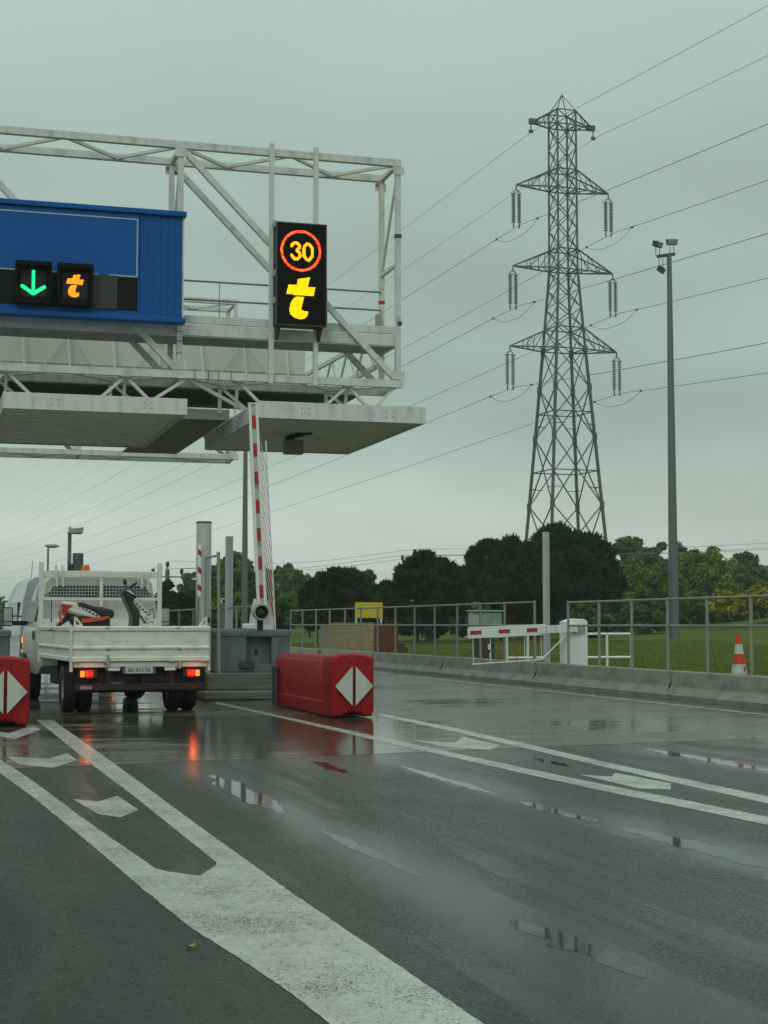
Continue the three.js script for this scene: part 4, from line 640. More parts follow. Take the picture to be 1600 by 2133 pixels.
{ // van ahead in the lane
  const t = thing('panel_van', 'pale grey panel van waiting ahead of the truck, partly hidden by it', 'van', [2.90, 0, 32.3], 0.035);
  const vanM = P(C(0.36, 0.41, 0.43), 0.25, { clearcoat: 0.7, clearcoatRoughness: 0.1 });
  const ring = (s, hw, yr, tb) => [[-hw, 0.35], [-hw - 0.01, 0.6], [-hw, 1.15], [-hw + 0.05 * tb, 1.75], [-hw + 0.14 * tb, yr - 0.1], [-hw + 0.28 * tb, yr - 0.01], [0, yr + 0.02], [hw - 0.28 * tb, yr - 0.01], [hw - 0.14 * tb, yr - 0.1], [hw - 0.05 * tb, 1.75], [hw, 1.15], [hw + 0.01, 0.6], [hw, 0.35]].map(p => [...p, s]);
  part(t, 'body', loft([ring(0.02, 0.92, 2.16, 1), ring(0.06, 0.96, 2.21, 1), ring(2.0, 0.97, 2.24, 1), ring(3.3, 0.97, 2.18, 1.1), ring(4.1, 0.95, 1.75, 1.6), ring(4.6, 0.92, 1.22, 1)], true, 0.55), vanM);
  for (const k of [-1, 1]) { const l = box(t, 'tail_lamp', k * 0.88 - 0.075, k * 0.88 + 0.075, 0.64, 1.04, -0.02, 0.05, black, 0.015); part(l, 'lamp_chamber', new RoundedBoxGeometry(0.12, 0.13, 0.02, 2, 0.008), lampHot, 0, 0.12, -0.032); part(l, 'lamp_chamber', new RoundedBoxGeometry(0.12, 0.12, 0.02, 2, 0.008), lampHot, 0, -0.13, -0.032); part(l, 'lamp_chamber', new RoundedBoxGeometry(0.12, 0.09, 0.02, 2, 0.008), lampOff, 0, -0.005, -0.032); glow(t, k * 0.88, 0.84, -0.1, 0.03); }
  box(t, 'rear_door', -0.80, -0.01, 0.45, 1.98, -0.008, 0.03, vanM, 0.012); box(t, 'rear_door', 0.01, 0.80, 0.45, 1.98, -0.008, 0.03, vanM, 0.012); box(t, 'bumper', -0.95, 0.95, 0.32, 0.52, -0.08, 0.02, black, 0.03);
  box(t, 'trim_line', -0.985, -0.972, 1.42, 1.45, 0.3, 3.2, darkGrey); const wg = box(t, 'dark_side_pane', -0.958, -0.93, 1.26, 1.72, 0.75, 2.9, glassDark, 0.01); wg.rotation.z = -0.02;  // dark side pane stands in for a dark reflection on the glossy body
  const W = makeWheel(0.34, 0.2, M(C(0.3, 0.3, 0.3), 0.5, 0.3)); for (const [x, s] of [[-0.86, 0.9], [0.86, 0.9], [-0.86, 3.9], [0.86, 3.9]]) W.put(t, x, s);
  tube(t, 'aerial', V(-0.5, 2.2, 2.6), V(-0.5, 2.62, 2.4), 0.006, black);
}

// ------------------------------------------------------------------ high-voltage pylon and its lines
const pylSteel = M(C(0.10, 0.115, 0.108), 0.6, 0.2), wireM = M(C(0.13, 0.145, 0.135), 0.5, 0.3);
const PY = [52.15, 0.45, 123.6], PT = 3.2 * Math.PI / 180;
{
  const t = thing('electricity_pylon', 'tall steel lattice electricity pylon with four pairs of arms behind the pines', 'pylon', PY, PT);
  const hw = y => y > 30 ? lerp(0.90, 0.86, (y - 30) / 14) : y > 23.4 ? lerp(1.34, 0.90, (y - 23.4) / 6.6) : lerp(3.05, 1.34, y / 23.4);
  t.scale.y = 1.026;
  const cs = [[-1, -1], [1, -1], [1, 1], [-1, 1]], c = (i, y) => V(cs[i % 4][0] * hw(y), y, cs[i % 4][1] * hw(y)), b = (n, p, q, w) => beam(t, n, p, q, w, w, pylSteel);
  const lv = [0, 5.2, 10.5, 16.1, 20.2, 23.4, 25.2, 26.9, 28.5, 30.1, 31.8, 33.5, 35.2, 36.9, 38.5, 40.4, 42.3, 43.5];
  for (let i = 0; i < 4; i++) { for (const [a, e, w] of [[-0.4, 23.4, 0.21], [23.4, 30, 0.17], [30, 43.5, 0.13]]) b('leg', c(i, a), c(i, e), w); b('peak_member', c(i, 43.5), V(0, 45.0, 0), 0.06); }
  for (let k = 0; k + 1 < lv.length; k++) for (let i = 0; i < 4; i++) {
    const w = lv[k] < 20 ? 0.085 : 0.065; b('brace', c(i, lv[k]), c(i + 1, lv[k + 1]), w); b('brace', c(i + 1, lv[k]), c(i, lv[k + 1]), w);
    if ([5, 6, 9, 10, 13, 14, 16].includes(k)) b('ring_member', c(i, lv[k]), c(i + 1, lv[k]), 0.09);
    if (k > 0 && k < 5) { const m = (lv[k] + lv[k + 1]) / 2; if (k < 4) b('ring_member', c(i, m), c(i + 1, m), 0.08);
      for (const [j, e] of [[i, i + 1], [i + 1, i]]) if (k < 4) b('sub_brace', c(j, lerp(lv[k], lv[k + 1], 0.25)), c(j, lerp(lv[k], lv[k + 1], 0.25)).lerp(c(e, lerp(lv[k], lv[k + 1], 0.25)), 0.25), 0.055); }
    if (k > 0 && k < 6) part(t, 'gusset', unitBox, pylSteel, ...(p => [p.x, p.y, -p.z])(c(i, lv[k]))).scale.set(0.30, 0.55, 0.30);
  }
  for (let i = 0; i < 4; i++) b('ring_member', c(i, 43.5), c(i + 1, 43.5), 0.08);
  const disc = [[0.02, 0]]; for (let k = 0; k < 16; k++) { const y = -0.25 - k * 0.155; disc.push([0.03, y], [0.19, y - 0.05], [0.17, y - 0.085], [0.03, y - 0.085]); } disc.push([0.02, -2.8]);
  const ins = new THREE.LatheGeometry(disc.map(p => new THREE.Vector2(...p)).reverse(), 8), insM = M(C(0.06, 0.10, 0.085), 0.35), ringG = new THREE.TorusGeometry(0.22, 0.02, 5, 14).rotateX(Math.PI / 2);
  const arms = [[42.3, 43.5, 2.95, 42.35, 0], [36.9, 38.5, 4.35, 36.95, 1], [30.1, 31.8, 4.7, 30.15, 1], [23.4, 25.2, 5.0, 23.5, 1]];
  for (const [y0, y1, r, yt, hang] of arms) for (const k of [-1, 1]) {
    const tip = V(k * r, yt, 0), e = k < 0 ? [0, 3] : [1, 2];
    for (const i of e) { b('arm_chord', c(i, y0), tip, 0.10); b('arm_chord', c(i, y1), tip, 0.10); for (const f of hang ? [0.3, 0.62] : [0.5]) { b('arm_brace', c(i, y0).lerp(tip, f), c(i, y1).lerp(tip, f), 0.05); b('arm_brace', c(i, y0).lerp(tip, f), c(i, y1).lerp(tip, f - 0.3), 0.05); } }
    for (const f of hang ? [0.35, 0.68] : [0.5]) b('arm_brace', c(e[0], y0).lerp(tip, f), c(e[1], y0).lerp(tip, Math.max(0, f - 0.33)), 0.05);
    if (hang) { b('hanger', tip, tip.clone().add(V(0, -0.45, 0)), 0.08); for (const z of [-0.26, 0.26]) { b('yoke', tip.clone().add(V(0, -0.35, 0)), tip.clone().add(V(z, -0.6, 0)), 0.07); const q = part(t, 'insulator_string', ins, insM, tip.x + z, yt - 0.5, 0); part(q, 'arcing_ring', ringG, pylSteel, 0, -0.2, 0); part(q, 'clamp', unitBox, pylSteel, 0, -2.95, 0).scale.set(0.1, 0.35, 0.1); } }
    else { const q = part(t, 'arm_end', unitBox, pylSteel, k * (r - 0.25), yt + 0.1, 0); q.scale.set(0.8, 0.45, 0.3); b('hanger', tip, tip.clone().add(V(0, -0.75, 0)), 0.07); part(t, 'clamp', unitBox, pylSteel, tip.x, yt - 0.75, 0).scale.set(0.35, 0.25, 0.2); }
  }
  for (let i = 0; i < 4; i++) part(t, 'footing', new THREE.CylinderGeometry(0.35, 0.45, 0.9, 12), concreteDark, ...(p => [p.x, -0.42, -p.z])(c(i, 0)));
  // conductors, strung from the arms both ways
  const q = new THREE.Quaternion().setFromAxisAngle(new THREE.Vector3(0, 1, 0), PT), base = V(...PY), fwd = V(0, 0, 1).applyQuaternion(q), names = ['top', 'upper', 'middle', 'lower'];
  arms.forEach(([, , r, yt, hang], ai) => { for (const k of [-1, 1]) {
    const at = V(k * r, (yt - (hang ? 3.5 : 0.8)) * 1.026, 0).applyQuaternion(q).add(base), pts = [];
    for (const d of [-150, -120, -90, -60, -40, -25, -12, -5]) { const u = -d; pts.push(at.clone().addScaledVector(fwd, d).add(new THREE.Vector3(0, -0.075 * u + u * u * 0.000185, 0))); }
    pts.push(at.clone()); for (const d of [5, 12, 25, 45, 80, 130, 200, 300, 420, 560, 700]) pts.push(at.clone().addScaledVector(fwd, d).add(new THREE.Vector3(0, -0.030 * d + d * d * 0.000050, 0)));
    const w = thing('power_line', `${names[ai]} power line wire on the ${k < 0 ? 'left' : 'right'}-hand side of the big pylon`, 'power line', [at.x, at.y, -at.z], 0, 'wires of the big pylon'), loc = pts.map(p => p.clone().sub(at));
    curveTube(w, 'conductor', loc, hang ? 0.023 : 0.017, wireM, 160, 5);
    if (hang) { const f = (d) => loc[8].clone().addScaledVector(fwd, d).add(new THREE.Vector3(0, d < 0 ? 0.073 * d : -0.029 * d, 0)), j = []; for (const u of [-1, -0.66, -0.33, 0, 0.33, 0.66, 1]) j.push(f(u * 4.2).add(new THREE.Vector3(0, -1.0 * (1 - u * u), 0))); curveTube(w, 'jumper_loop', j, 0.02, wireM, 24, 5); for (const u of [-4.2, 4.2]) { const p = f(u); part(w, 'clamp', unitBox, wireM, p.x, p.y, -p.z).scale.setScalar(0.16); } }
  } });
}
// ------------------------------------------------------------------ lamp masts and small poles
const mastM = M(C(0.135, 0.15, 0.15), 0.5, 0.3);
function mast(label, x, s, h, r0, r1, y0 = 0, mat = mastM) { const t = thing('lamp_mast', label, 'lamp mast', [x, y0, s]); part(t, 'shaft', new THREE.CylinderGeometry(r1, r0, h, 12).translate(0, h / 2, 0), mat); part(t, 'base_flange', new THREE.CylinderGeometry(r0 * 1.7, r0 * 1.8, 0.12, 12).translate(0, 0.06, 0), steelGrey); return t; }
function flood(t, x, y, s, ry, rx, up) { const g = extrudeXY([[-0.28, -0.16], [0.28, -0.16], [0.34, 0.16], [-0.34, 0.16]], 0.34, 0.02); const m = part(t, 'floodlight', g, darkGrey, x, y, s); m.rotation.set(rx, ry, 0, 'YXZ'); part(m, 'lens', new THREE.BoxGeometry(0.5, 0.26, 0.02), P(C(0.22, 0.26, 0.25), 0.15), 0, 0.0, -0.178); tube(t, 'yoke', V(x - 0.12, y, s), V(x - 0.12, y + up, s), 0.02, darkGrey); tube(t, 'yoke', V(x + 0.12, y, s), V(x + 0.12, y + up, s), 0.02, darkGrey); }
{
  const h = 22.3, t = mast('tall grey floodlight mast with three lamps on the grass at right', 41.2, 82, h, 0.30, 0.135, 0.25);
  beam(t, 'crossbar', V(-0.85, h - 0.20, -0.25), V(0.45, h + 0.13, 0.25), 0.16, 0.18, darkGrey);
  flood(t, -0.85, h + 0.5, -0.25, 0.6, 0.3, -0.65); flood(t, 0.25, h + 0.8, 0.15, -0.3, 0.15, -0.7); flood(t, -0.62, h - 0.95, -0.2, 0.9, 0.6, 0.65);
}
{ const h = 4.6, t = mast('slender lamp pole with a boxy floodlight behind the truck cab', 5.35, 60, h, 0.09, 0.07); const g = extrudeXY([[-0.10, 0.02], [0.40, 0.08], [0.36, -0.14], [-0.2, -0.16]], 0.5, 0.02); const m = part(t, 'floodlight', g, steelGrey, 0.1, h + 0.2, 0); part(m, 'lens', new THREE.BoxGeometry(0.48, 0.012, 0.42), P(C(0.3, 0.33, 0.32), 0.2), 0.08, -0.165, 0); tube(t, 'knuckle', V(0, h - 0.02, 0), V(0, h + 0.3, 0), 0.05, steelGrey); }
{ const h = 5.6, t = mast('thin street lamp pole with flat oval head left of the truck beacon', 6.85, 90, h, 0.07, 0.05); part(t, 'lamp_head', new THREE.SphereGeometry(0.4, 16, 10).scale(1, 0.28, 0.5), steelGrey, 0.2, h + 0.02, 0); }
mast('tall dark mast shaft rising behind the raised boom under the canopy', 12.0, 60, 8.2, 0.14, 0.08);
{ const t = thing('vent_pipe', 'dark grey upright pipe with a small box showing above the truck headboard', 'pipe', [4.25, 0, 45]); part(t, 'pipe', new THREE.CylinderGeometry(0.15, 0.15, 3.25, 18).translate(0, 1.625, 0), M(C(0.10, 0.105, 0.10), 0.7, 0, { map: grime })); box(t, 'side_box', -0.27, -0.15, 2.35, 2.95, -0.08, 0.08, darkGrey); }
{ const t = thing('small_camera_pole', 'small white camera on a thin pole left of the round signal', 'camera', [6.85, 0.15, 36.5]); tube(t, 'pole', V(0, 0, 0), V(0, 1.55, 0), 0.03, galv); box(t, 'camera_body', -0.10, 0.10, 1.58, 1.72, -0.12, 0.16, white, 0.03); tube(t, 'lens', V(-0.05, 1.65, -0.16), V(-0.05, 1.65, -0.12), 0.045, black); }
function insPole(label, x, s, h, y0 = 0) {
  const t = thing('wooden_pole', label, 'utility pole', [x, y0, s]), m = M(C(0.10, 0.10, 0.09), 0.85); part(t, 'post', new THREE.CylinderGeometry(0.14, 0.2, h, 10).translate(0, h / 2, 0), m);
  beam(t, 'crossarm', V(-1.0, h - 0.5, 0), V(1.0, h - 0.5, 0), 0.08, 0.08, m); for (const [dx, y] of [[-0.95, h - 0.45], [0, h + 0.02], [0.95, h - 0.45]]) part(t, 'insulator', new THREE.LatheGeometry([[0.03, 0], [0.05, 0.15], [0.14, 0.18], [0.1, 0.34], [0.15, 0.38], [0.08, 0.48], [0, 0.5]].map(p => new THREE.Vector2(...p)), 10), darkGrey, dx, y, 0);
  return t;
}
const sv = (px, d, y) => { const a = YAW + Math.atan((px - 800) / 3300); return [Math.tan(a) * d, y, d]; };   // a bearing and a distance give a place
{
  const P1 = sv(349, 105, 0), P2 = sv(864, 112, 0.3); insPole('dark utility pole with three insulators right of the truck headboard', P1[0], P1[2], 4.9); insPole('dark utility pole with insulators showing over the pine tops', P2[0], P2[2], 6.0, 0.3);
  for (const [dx, y, l] of [[-0.95, 6.33, 'left'], [0, 6.8, 'top'], [0.95, 6.33, 'right']]) { const a = V(P2[0] + dx, y, P2[2]), b = V(P1[0] + dx + 0.0, y - 1.35, P1[2]), m = a.clone().lerp(b, 0.5); m.y -= 0.55; const w = thing('pole_wire', `thin ${l} overhead wire between the two utility poles`, 'wire', [a.x, a.y, -a.z], 0, 'wires between the utility poles'); curveTube(w, 'conductor', [V(0, 0, 0), m.clone().sub(a), b.clone().sub(a)], 0.014, wireM, 40, 5); const w2 = thing('pole_wire', `thin ${l} overhead wire running right from the pole over the pines`, 'wire', [a.x, a.y, -a.z], 0, 'wires running right over the trees'); curveTube(w2, 'conductor', [V(0, 0, 0), V(30, 1.1, 8), V(75, 5.0, 20)], 0.016, wireM, 40, 5); }
}

// ------------------------------------------------------------------ things on the grass
{ // brick enclosure, brick by brick
  const t = thing('brick_enclosure', 'low brick enclosure with pale front and dark red side behind the railing', 'brick wall', [12.92, 0.1, 50.2]);
  const bg = new RoundedBoxGeometry(0.212, 0.062, 0.1, 1, 0.004), pale = [0, 1, 2, 3].map(i => M(C(0.30 + i * 0.03, 0.215 + i * 0.02, 0.12 + i * 0.012), 0.85)), dark = [0, 1, 2].map(i => M(C(0.12 + i * 0.02, 0.034 + i * 0.006, 0.018 + i * 0.003), 0.85));
  const mortar = M(C(0.26, 0.23, 0.17), 0.9), th = 0.58, cs_ = Math.cos(th), sn = Math.sin(th);
  box(t, 'mortar_core', 0.01, 1.44, 0, 1.17, 0.012, 0.09, mortar); const mc2 = box(t, 'mortar_core', 1.46, 2.27, 0, 1.16, 0.012, 0.09, M(C(0.10, 0.05, 0.035), 0.9));
  const rows = 17;
  for (let r = 0; r < rows; r++) for (let k = 0; k < 7; k++) { let x = k * 0.222 + (r % 2 ? 0.0 : -0.11), x0 = Math.max(0, x), x1 = Math.min(1.45, x + 0.212); if (x1 - x0 < 0.03) continue; const m = part(t, 'brick', bg, pale[(rnd() * 4) | 0], (x0 + x1) / 2, 0.035 + r * 0.0695, 0.05 + rr(-0.003, 0.003)); m.scale.x = (x1 - x0) / 0.212; }
  for (let r = 0; r < rows; r++) for (let k = 0; k < 5; k++) { let x = 1.455 + k * 0.222 + (r % 2 ? 0.0 : -0.11), x0 = Math.max(1.455, x), x1 = Math.min(2.28, x + 0.212); if (x1 - x0 < 0.03) continue; const m = part(t, 'brick', bg, dark[(rnd() * 3) | 0], (x0 + x1) / 2, 0.035 + r * 0.0685, 0.05 + rr(-0.003, 0.003)); m.scale.x = (x1 - x0) / 0.212; }
  box(t, 'coping', -0.02, 1.452, 1.186, 1.215, -0.005, 0.12, mortar); box(t, 'coping', 1.456, 2.30, 1.172, 1.20, -0.005, 0.12, M(C(0.15, 0.05, 0.03), 0.9)); box(t, 'side_wall', 2.20, 2.28, 0, 1.16, 0.1, 1.5, mc2.material); box(t, 'side_wall', 0.01, 0.09, 0, 1.16, 0.1, 1.5, mortar);
  const y = thing('yellow_sign', 'plain yellow sign board on two posts behind the brick enclosure', 'sign', [14.68, 0.1, 51.9]); box(y, 'board', -0.48, 0.48, 1.38, 1.91, 0, 0.03, M(C(0.58, 0.44, 0.03), 0.5)); for (const x of [-0.45, 0.43]) { box(y, 'post', x - 0.03, x + 0.03, 0, 1.37, 0.002, 0.05, steelWhite); box(y, 'post_clip', x - 0.03, x + 0.03, 1.371, 1.85, 0.031, 0.06, steelWhite); }
}
{
  const t = thing('utility_cabinet', 'pale green utility cabinet behind the lowered boom arm', 'cabinet', [16.35, 0.2, 45]); const gm = M(C(0.24, 0.30, 0.27), 0.5, 0, { map: grime }); box(t, 'body', -0.12, 0.55, 0.72, 1.43, 0, 0.5, gm, 0.02); box(t, 'door', -0.36, -0.125, 0.72, 1.41, 0.03, 0.5, M(C(0.34, 0.38, 0.37), 0.5), 0.02); box(t, 'shelf', -0.45, 0.6, 0.66, 0.715, -0.05, 0.55, M(C(0.4, 0.42, 0.4), 0.6)); box(t, 'pedestal', -0.2, 0.2, 0.1, 0.655, 0.1, 0.4, darkGrey); box(t, 'roof', -0.40, 0.6, 1.432, 1.49, -0.05, 0.55, gm, 0.02); box(t, 'base', -0.4, 0.5, -0.2, 0.098, 0.05, 0.45, concreteDark);
  const b = thing('meter_box', 'dark pedestal box with a small pale meter below the lowered boom arm', 'meter box', [13.25, 0.15, 36.2]); box(b, 'body', -0.22, 0.16, 0, 0.80, 0, 0.3, M(C(0.05, 0.05, 0.045), 0.7), 0.02); box(b, 'meter', -0.03, 0.05, 0.50, 0.64, -0.02, -0.002, white, 0.01); tube(b, 'conduit', V(0.02, 0.0, -0.02), V(0.02, 0.42, -0.02), 0.015, steelWhite);
}
for (const [x, w, l, n] of [[14.85, 1.25, 'white rail frame on the grass right of the barrier cabinet', 2], [12.98, 1.05, 'white rail frame on the grass left of the barrier cabinet', 2]]) {
  const t = thing('white_rail', l, 'railing', [x, 0.12, 34]); for (const y of [0.38, 0.92]) tube(t, 'rail', V(-0.1, y, 0), V(w - 0.12, y, 0), 0.03, white); for (let k = 0; k <= n; k++) tube(t, 'post', V(-0.1 + (w - 0.02) * k / n, 0, 0.002), V(-0.1 + (w - 0.02) * k / n, 0.95, 0.002), 0.03, white);
}
{ const t = thing('manhole_box', 'small dark round-topped box on the grass beside the brick enclosure', 'box', [16.3, 0.15, 54]); const g = extrudeXY([[-0.35, 0], [0.35, 0], [0.34, 0.25], [0.2, 0.42], [0, 0.47], [-0.2, 0.42], [-0.34, 0.25]], 0.5, 0.02); part(t, 'cover', g, M(C(0.05, 0.045, 0.03), 0.8)); box(t, 'base', -0.4, 0.4, -0.15, 0.0, -0.3, 0.3, concreteDark); }

// ------------------------------------------------------------------ trees
const barkM = M(C(0.06, 0.05, 0.04), 0.9);
const leafM = (c) => new THREE.MeshPhysicalMaterial({ color: c, roughness: 0.75, side: THREE.DoubleSide, vertexColors: true, specularIntensity: 0.25 });
function leafCloud(clumps, per, size, shape, tint) {           // each leaf a small bent-free rhombus; shape 'needle' points outward
  const n = Math.round(per * clumps.length), pos = new Float32Array(n * 12), col = new Float32Array(n * 12), idx = new Uint32Array(n * 6); let o = 0;
  const d = new THREE.Vector3(), u = new THREE.Vector3(), v = new THREE.Vector3(), p = new THREE.Vector3();
  for (let k = 0; k < n; k++) {
    const c = clumps[k % clumps.length]; d.set(rr(-1, 1), rr(-1, 1), rr(-1, 1)); if (d.lengthSq() < 0.01) d.set(0, 1, 0); d.normalize();
    const f = Math.pow(rnd(), 0.45); p.set(c[0] + d.x * c[3] * f, c[1] + d.y * c[4] * f, c[2] + d.z * c[3] * f);
    if (shape === 'needle') { u.copy(d).multiplyScalar(0.8).add(v.set(rr(-0.5, 0.5), rr(0.1, 1.1), rr(-0.5, 0.5))).normalize(); v.set(rr(-1, 1), rr(-1, 1), rr(-1, 1)).cross(u).normalize(); const s = size * rr(0.6, 1.3); u.multiplyScalar(s); v.multiplyScalar(s * 0.26); }
    else { u.set(rr(-1, 1), rr(-0.7, 0.7), rr(-1, 1)).normalize(); v.set(rr(-1, 1), rr(-1, 1), rr(-1, 1)).cross(u).normalize(); const s = size * rr(0.5, 1.2); u.multiplyScalar(s); v.multiplyScalar(s * 0.62); }
    const q = c[5] * rr(0.75, 1.25), a = [p.x - u.x, p.y - u.y, p.z - u.z, p.x + v.x, p.y + v.y, p.z + v.z, p.x + u.x, p.y + u.y, p.z + u.z, p.x - v.x, p.y - v.y, p.z - v.z];
    for (let j = 0; j < 12; j++) { pos[o + j] = a[j]; col[o + j] = tint[j % 3] * q * (j % 3 === 0 ? rr(0.9, 1.15) : 1); }
    idx.set([o / 3, o / 3 + 1, o / 3 + 2, o / 3, o / 3 + 2, o / 3 + 3], k * 6); o += 12;
  }
  const g = new THREE.BufferGeometry(); g.setAttribute('position', new THREE.BufferAttribute(pos, 3)); g.setAttribute('color', new THREE.BufferAttribute(col, 3)); g.setIndex(new THREE.BufferAttribute(idx, 1)); g.computeVertexNormals(); return g;
}
function trunkGeo(h, r, limbs) {
  const gs = [new THREE.CylinderGeometry(r * 0.45, r, h, 8).translate(0, h / 2, 0)];
  for (const [x, y, z] of limbs) { const a = new THREE.Vector3(0, h * rr(0.55, 0.95), 0), b = new THREE.Vector3(x, y, z), m = new THREE.Mesh(); const L = aim(m, a, b); m.updateMatrix(); gs.push(new THREE.CylinderGeometry(r * 0.12, r * 0.36, L, 6).rotateX(Math.PI / 2).applyMatrix4(m.matrix)); }
  return mergeGeometries(gs.map(g => { g.deleteAttribute('uv'); return g; }));
}
const white1 = C(1, 1, 1), leafMat = leafM(white1);
// type, label, bearing (column of the photograph), distance, base height, crown bottom, top, half width
function tree(type, label, px, d, yb, y0, y1, hw, tint, dens = 1, group) {
  const [x, , s] = sv(px, d, 0), pine = type === 'pine', bush = type === 'bush', t = thing(pine ? 'pine_tree' : bush ? 'shrub' : 'leafy_tree', label, bush ? 'shrub' : 'tree', [x, yb, s], 0, group);
  const H = y1 - y0, cy = (y0 + y1) / 2, clumps = [], nc = Math.round((pine ? 130 : bush ? 40 : 84) * dens);
  for (let i = 0; i < nc; i++) {
    let a = rnd() * Math.PI * 2, e, r;
    if (pine) { e = Math.asin(rr(-0.35, 1)); r = Math.pow(rnd(), 0.2); } else { e = Math.asin(rr(-0.9, 1)); r = Math.pow(rnd(), 0.42); }
    const lump = pine ? 0.93 + 0.12 * N(a * 0.13 + px * 0.01, e * 0.2) : 0.80 + 0.32 * N(Math.cos(a) * 0.21 + px * 0.0137, e * 0.27 + d * 0.011) * 1.2;
    const cx = Math.cos(a) * Math.cos(e) * hw * r * 0.9 * lump, cz = Math.sin(a) * Math.cos(e) * hw * r * 0.9 * lump;
    const yy = pine ? (e < 0 ? y0 + 0.16 * H + Math.sin(e) * 0.2 * H : y0 + 0.16 * H + Math.sin(e) * 0.76 * H * r * lump) : cy + Math.sin(e) * H / 2 * r * 0.88 * lump;
    const cr = hw * (pine ? rr(0.13, 0.19) : rr(0.15, 0.27)); clumps.push([cx, yy - yb, cz, cr, cr * (pine ? 0.75 : 0.85), rr(0.65, 1.3)]);
  }
  const per = pine ? 330 : bush ? 170 : 230, crown = part(t, 'crown', leafCloud(clumps, per, pine ? 0.20 : d > 120 ? 0.24 : 0.17, pine ? 'needle' : 'leaf', tint), leafMat); crown.castShadow = true;
  const limbs = clumps.filter((_, i) => i % (bush ? 9 : 6) === 0).slice(0, 9).map(c => [c[0] * 0.85, c[1], c[2] * 0.85]);
  part(t, 'trunk', trunkGeo(Math.max(0.4, (pine ? y0 + 0.25 * H : y0 + H * 0.5) - yb), pine ? 0.22 : bush ? 0.08 : 0.2, limbs), barkM); return t;
}
const PINE = [0.030, 0.048, 0.013], DARK = [0.024, 0.042, 0.012], MID = [0.070, 0.120, 0.026], PALE = [0.11, 0.165, 0.055], YEL = [0.30, 0.26, 0.015], LIME = [0.14, 0.20, 0.022];
const yAt = (py, d) => EYE + (1300 - py) / 3300 * d * 1.02;      // height of a point seen d metres away
const ORD = ['first', 'second', 'third', 'fourth', 'fifth', 'sixth', 'seventh', 'eighth', 'ninth', 'tenth', 'eleventh', 'twelfth', 'thirteenth', 'fourteenth', 'fifteenth', 'sixteenth', 'seventeenth', 'eighteenth', 'nineteenth', 'twentieth'];
const T = (type, label, px, d, pyTop, pyBot, hwpx, tint, dens, yb = 0.2, g) => tree(type, label, px, d, yb, Math.max(yb + 0.15, yAt(pyBot, d)), yAt(pyTop, d), hwpx / 3300 * d * 1.03, tint, dens, g);
const GP = 'dark umbrella pines', GL = 'leafy trees behind the toll lanes', GR = 'leafy trees at right', GB = 'shrubs along the grass';
T('pine', 'small dark umbrella pine behind the yellow sign, leftmost of the pines', 708, 74, 1182, 1278, 86, PINE, 1.0, 0.25, GP);
T('pine', 'low dark pine between the leftmost pine and the middle pine', 792, 80, 1208, 1282, 52, PINE, 0.7, 0.25, GP);
T('pine', 'round dark umbrella pine in the middle of the pine group', 893, 76, 1136, 1285, 98, PINE, 1.1, 0.3, GP);
T('pine', 'broad dark umbrella pine left of the slim pale post', 1046, 82, 1104, 1278, 114, PINE, 1.2, 0.3, GP);
T('pine', 'largest dark umbrella pine in front of the pylon legs', 1178, 79, 1080, 1250, 128, PINE, 1.5, 0.3, GP);
T('pine', 'dark pine standing low between the two largest pines', 1105, 86, 1135, 1280, 80, PINE, 0.8, 0.3, GP);
T('leafy', 'slim pale poplar tip showing between the leftmost pines', 769, 125, 1176, 1270, 17, PALE, 0.5, 0.2, GL);
T('leafy', 'tall hazy leafy tree right of the grey toll column', 482, 118, 1146, 1275, 52, PALE, 1.0, 0.1, GL);
T('leafy', 'small loose leafy tree left of the grey toll column', 405, 112, 1190, 1275, 34, PALE, 0.7, 0.1, GL);
T('leafy', 'pale loose leafy tree right of the raised boom', 598, 122, 1170, 1280, 52, PALE, 0.9, 0.1, GL);
T('leafy', 'pale leafy tree partly hidden by the raised boom', 545, 128, 1178, 1280, 46, PALE, 0.7, 0.1, GL);
T('leafy', 'small pale leafy tree just left of the leftmost pine', 640, 130, 1196, 1280, 26, PALE, 0.5, 0.1, GL);
T('bush', 'dark evergreen hedge clump right of the truck headboard', 362, 84, 1213, 1300, 40, DARK, 1.3, 0.05, GB);
T('bush', 'dark evergreen shrub behind the grey toll column', 418, 88, 1222, 1305, 30, DARK, 1.0, 0.05, GB);
T('bush', 'bright green shrub right of the grey toll column', 470, 80, 1218, 1308, 36, LIME, 1.1, 0.05, GB);
T('bush', 'mid green shrub behind the raised boom cabinet', 590, 82, 1232, 1312, 42, MID, 1.1, 0.1, GB);
T('bush', 'mid green shrub under the leftmost pine', 660, 78, 1250, 1320, 45, MID, 1.1, 0.15, GB);
T('bush', 'dark shrub beneath the middle pine', 870, 84, 1262, 1330, 70, DARK, 1.2, 0.2, GB);
T('bush', 'grey green shrub behind the pale utility cabinet', 985, 80, 1258, 1332, 60, PALE, 1.1, 0.2, GB);
T('bush', 'dark green shrub below the largest pine', 1100, 90, 1262, 1330, 70, DARK, 1.2, 0.3, GB);
T('bush', 'dark green shrub behind the white barrier cabinet', 1215, 92, 1272, 1330, 70, MID, 1.2, 0.3, GB);
T('bush', 'tall dark shrub below the pylon legs, right of the slim pale post', 1185, 108, 1228, 1325, 56, DARK, 1.3, 0.3, GB);
T('bush', 'green shrub between the pylon legs and the floodlight mast', 1262, 106, 1222, 1325, 56, MID, 1.3, 0.3, GB);
T('bush', 'leafy shrub at the foot of the tall floodlight mast', 1330, 98, 1262, 1335, 66, MID, 1.2, 0.35, GB);
T('bush', 'bush on the bank right of the tall floodlight mast', 1465, 104, 1235, 1330, 60, MID, 1.2, 1.2, GB);
T('leafy', 'tall pale tree just right of the largest pine', 1318, 140, 1092, 1325, 78, PALE, 1.3, 0.4, GR);
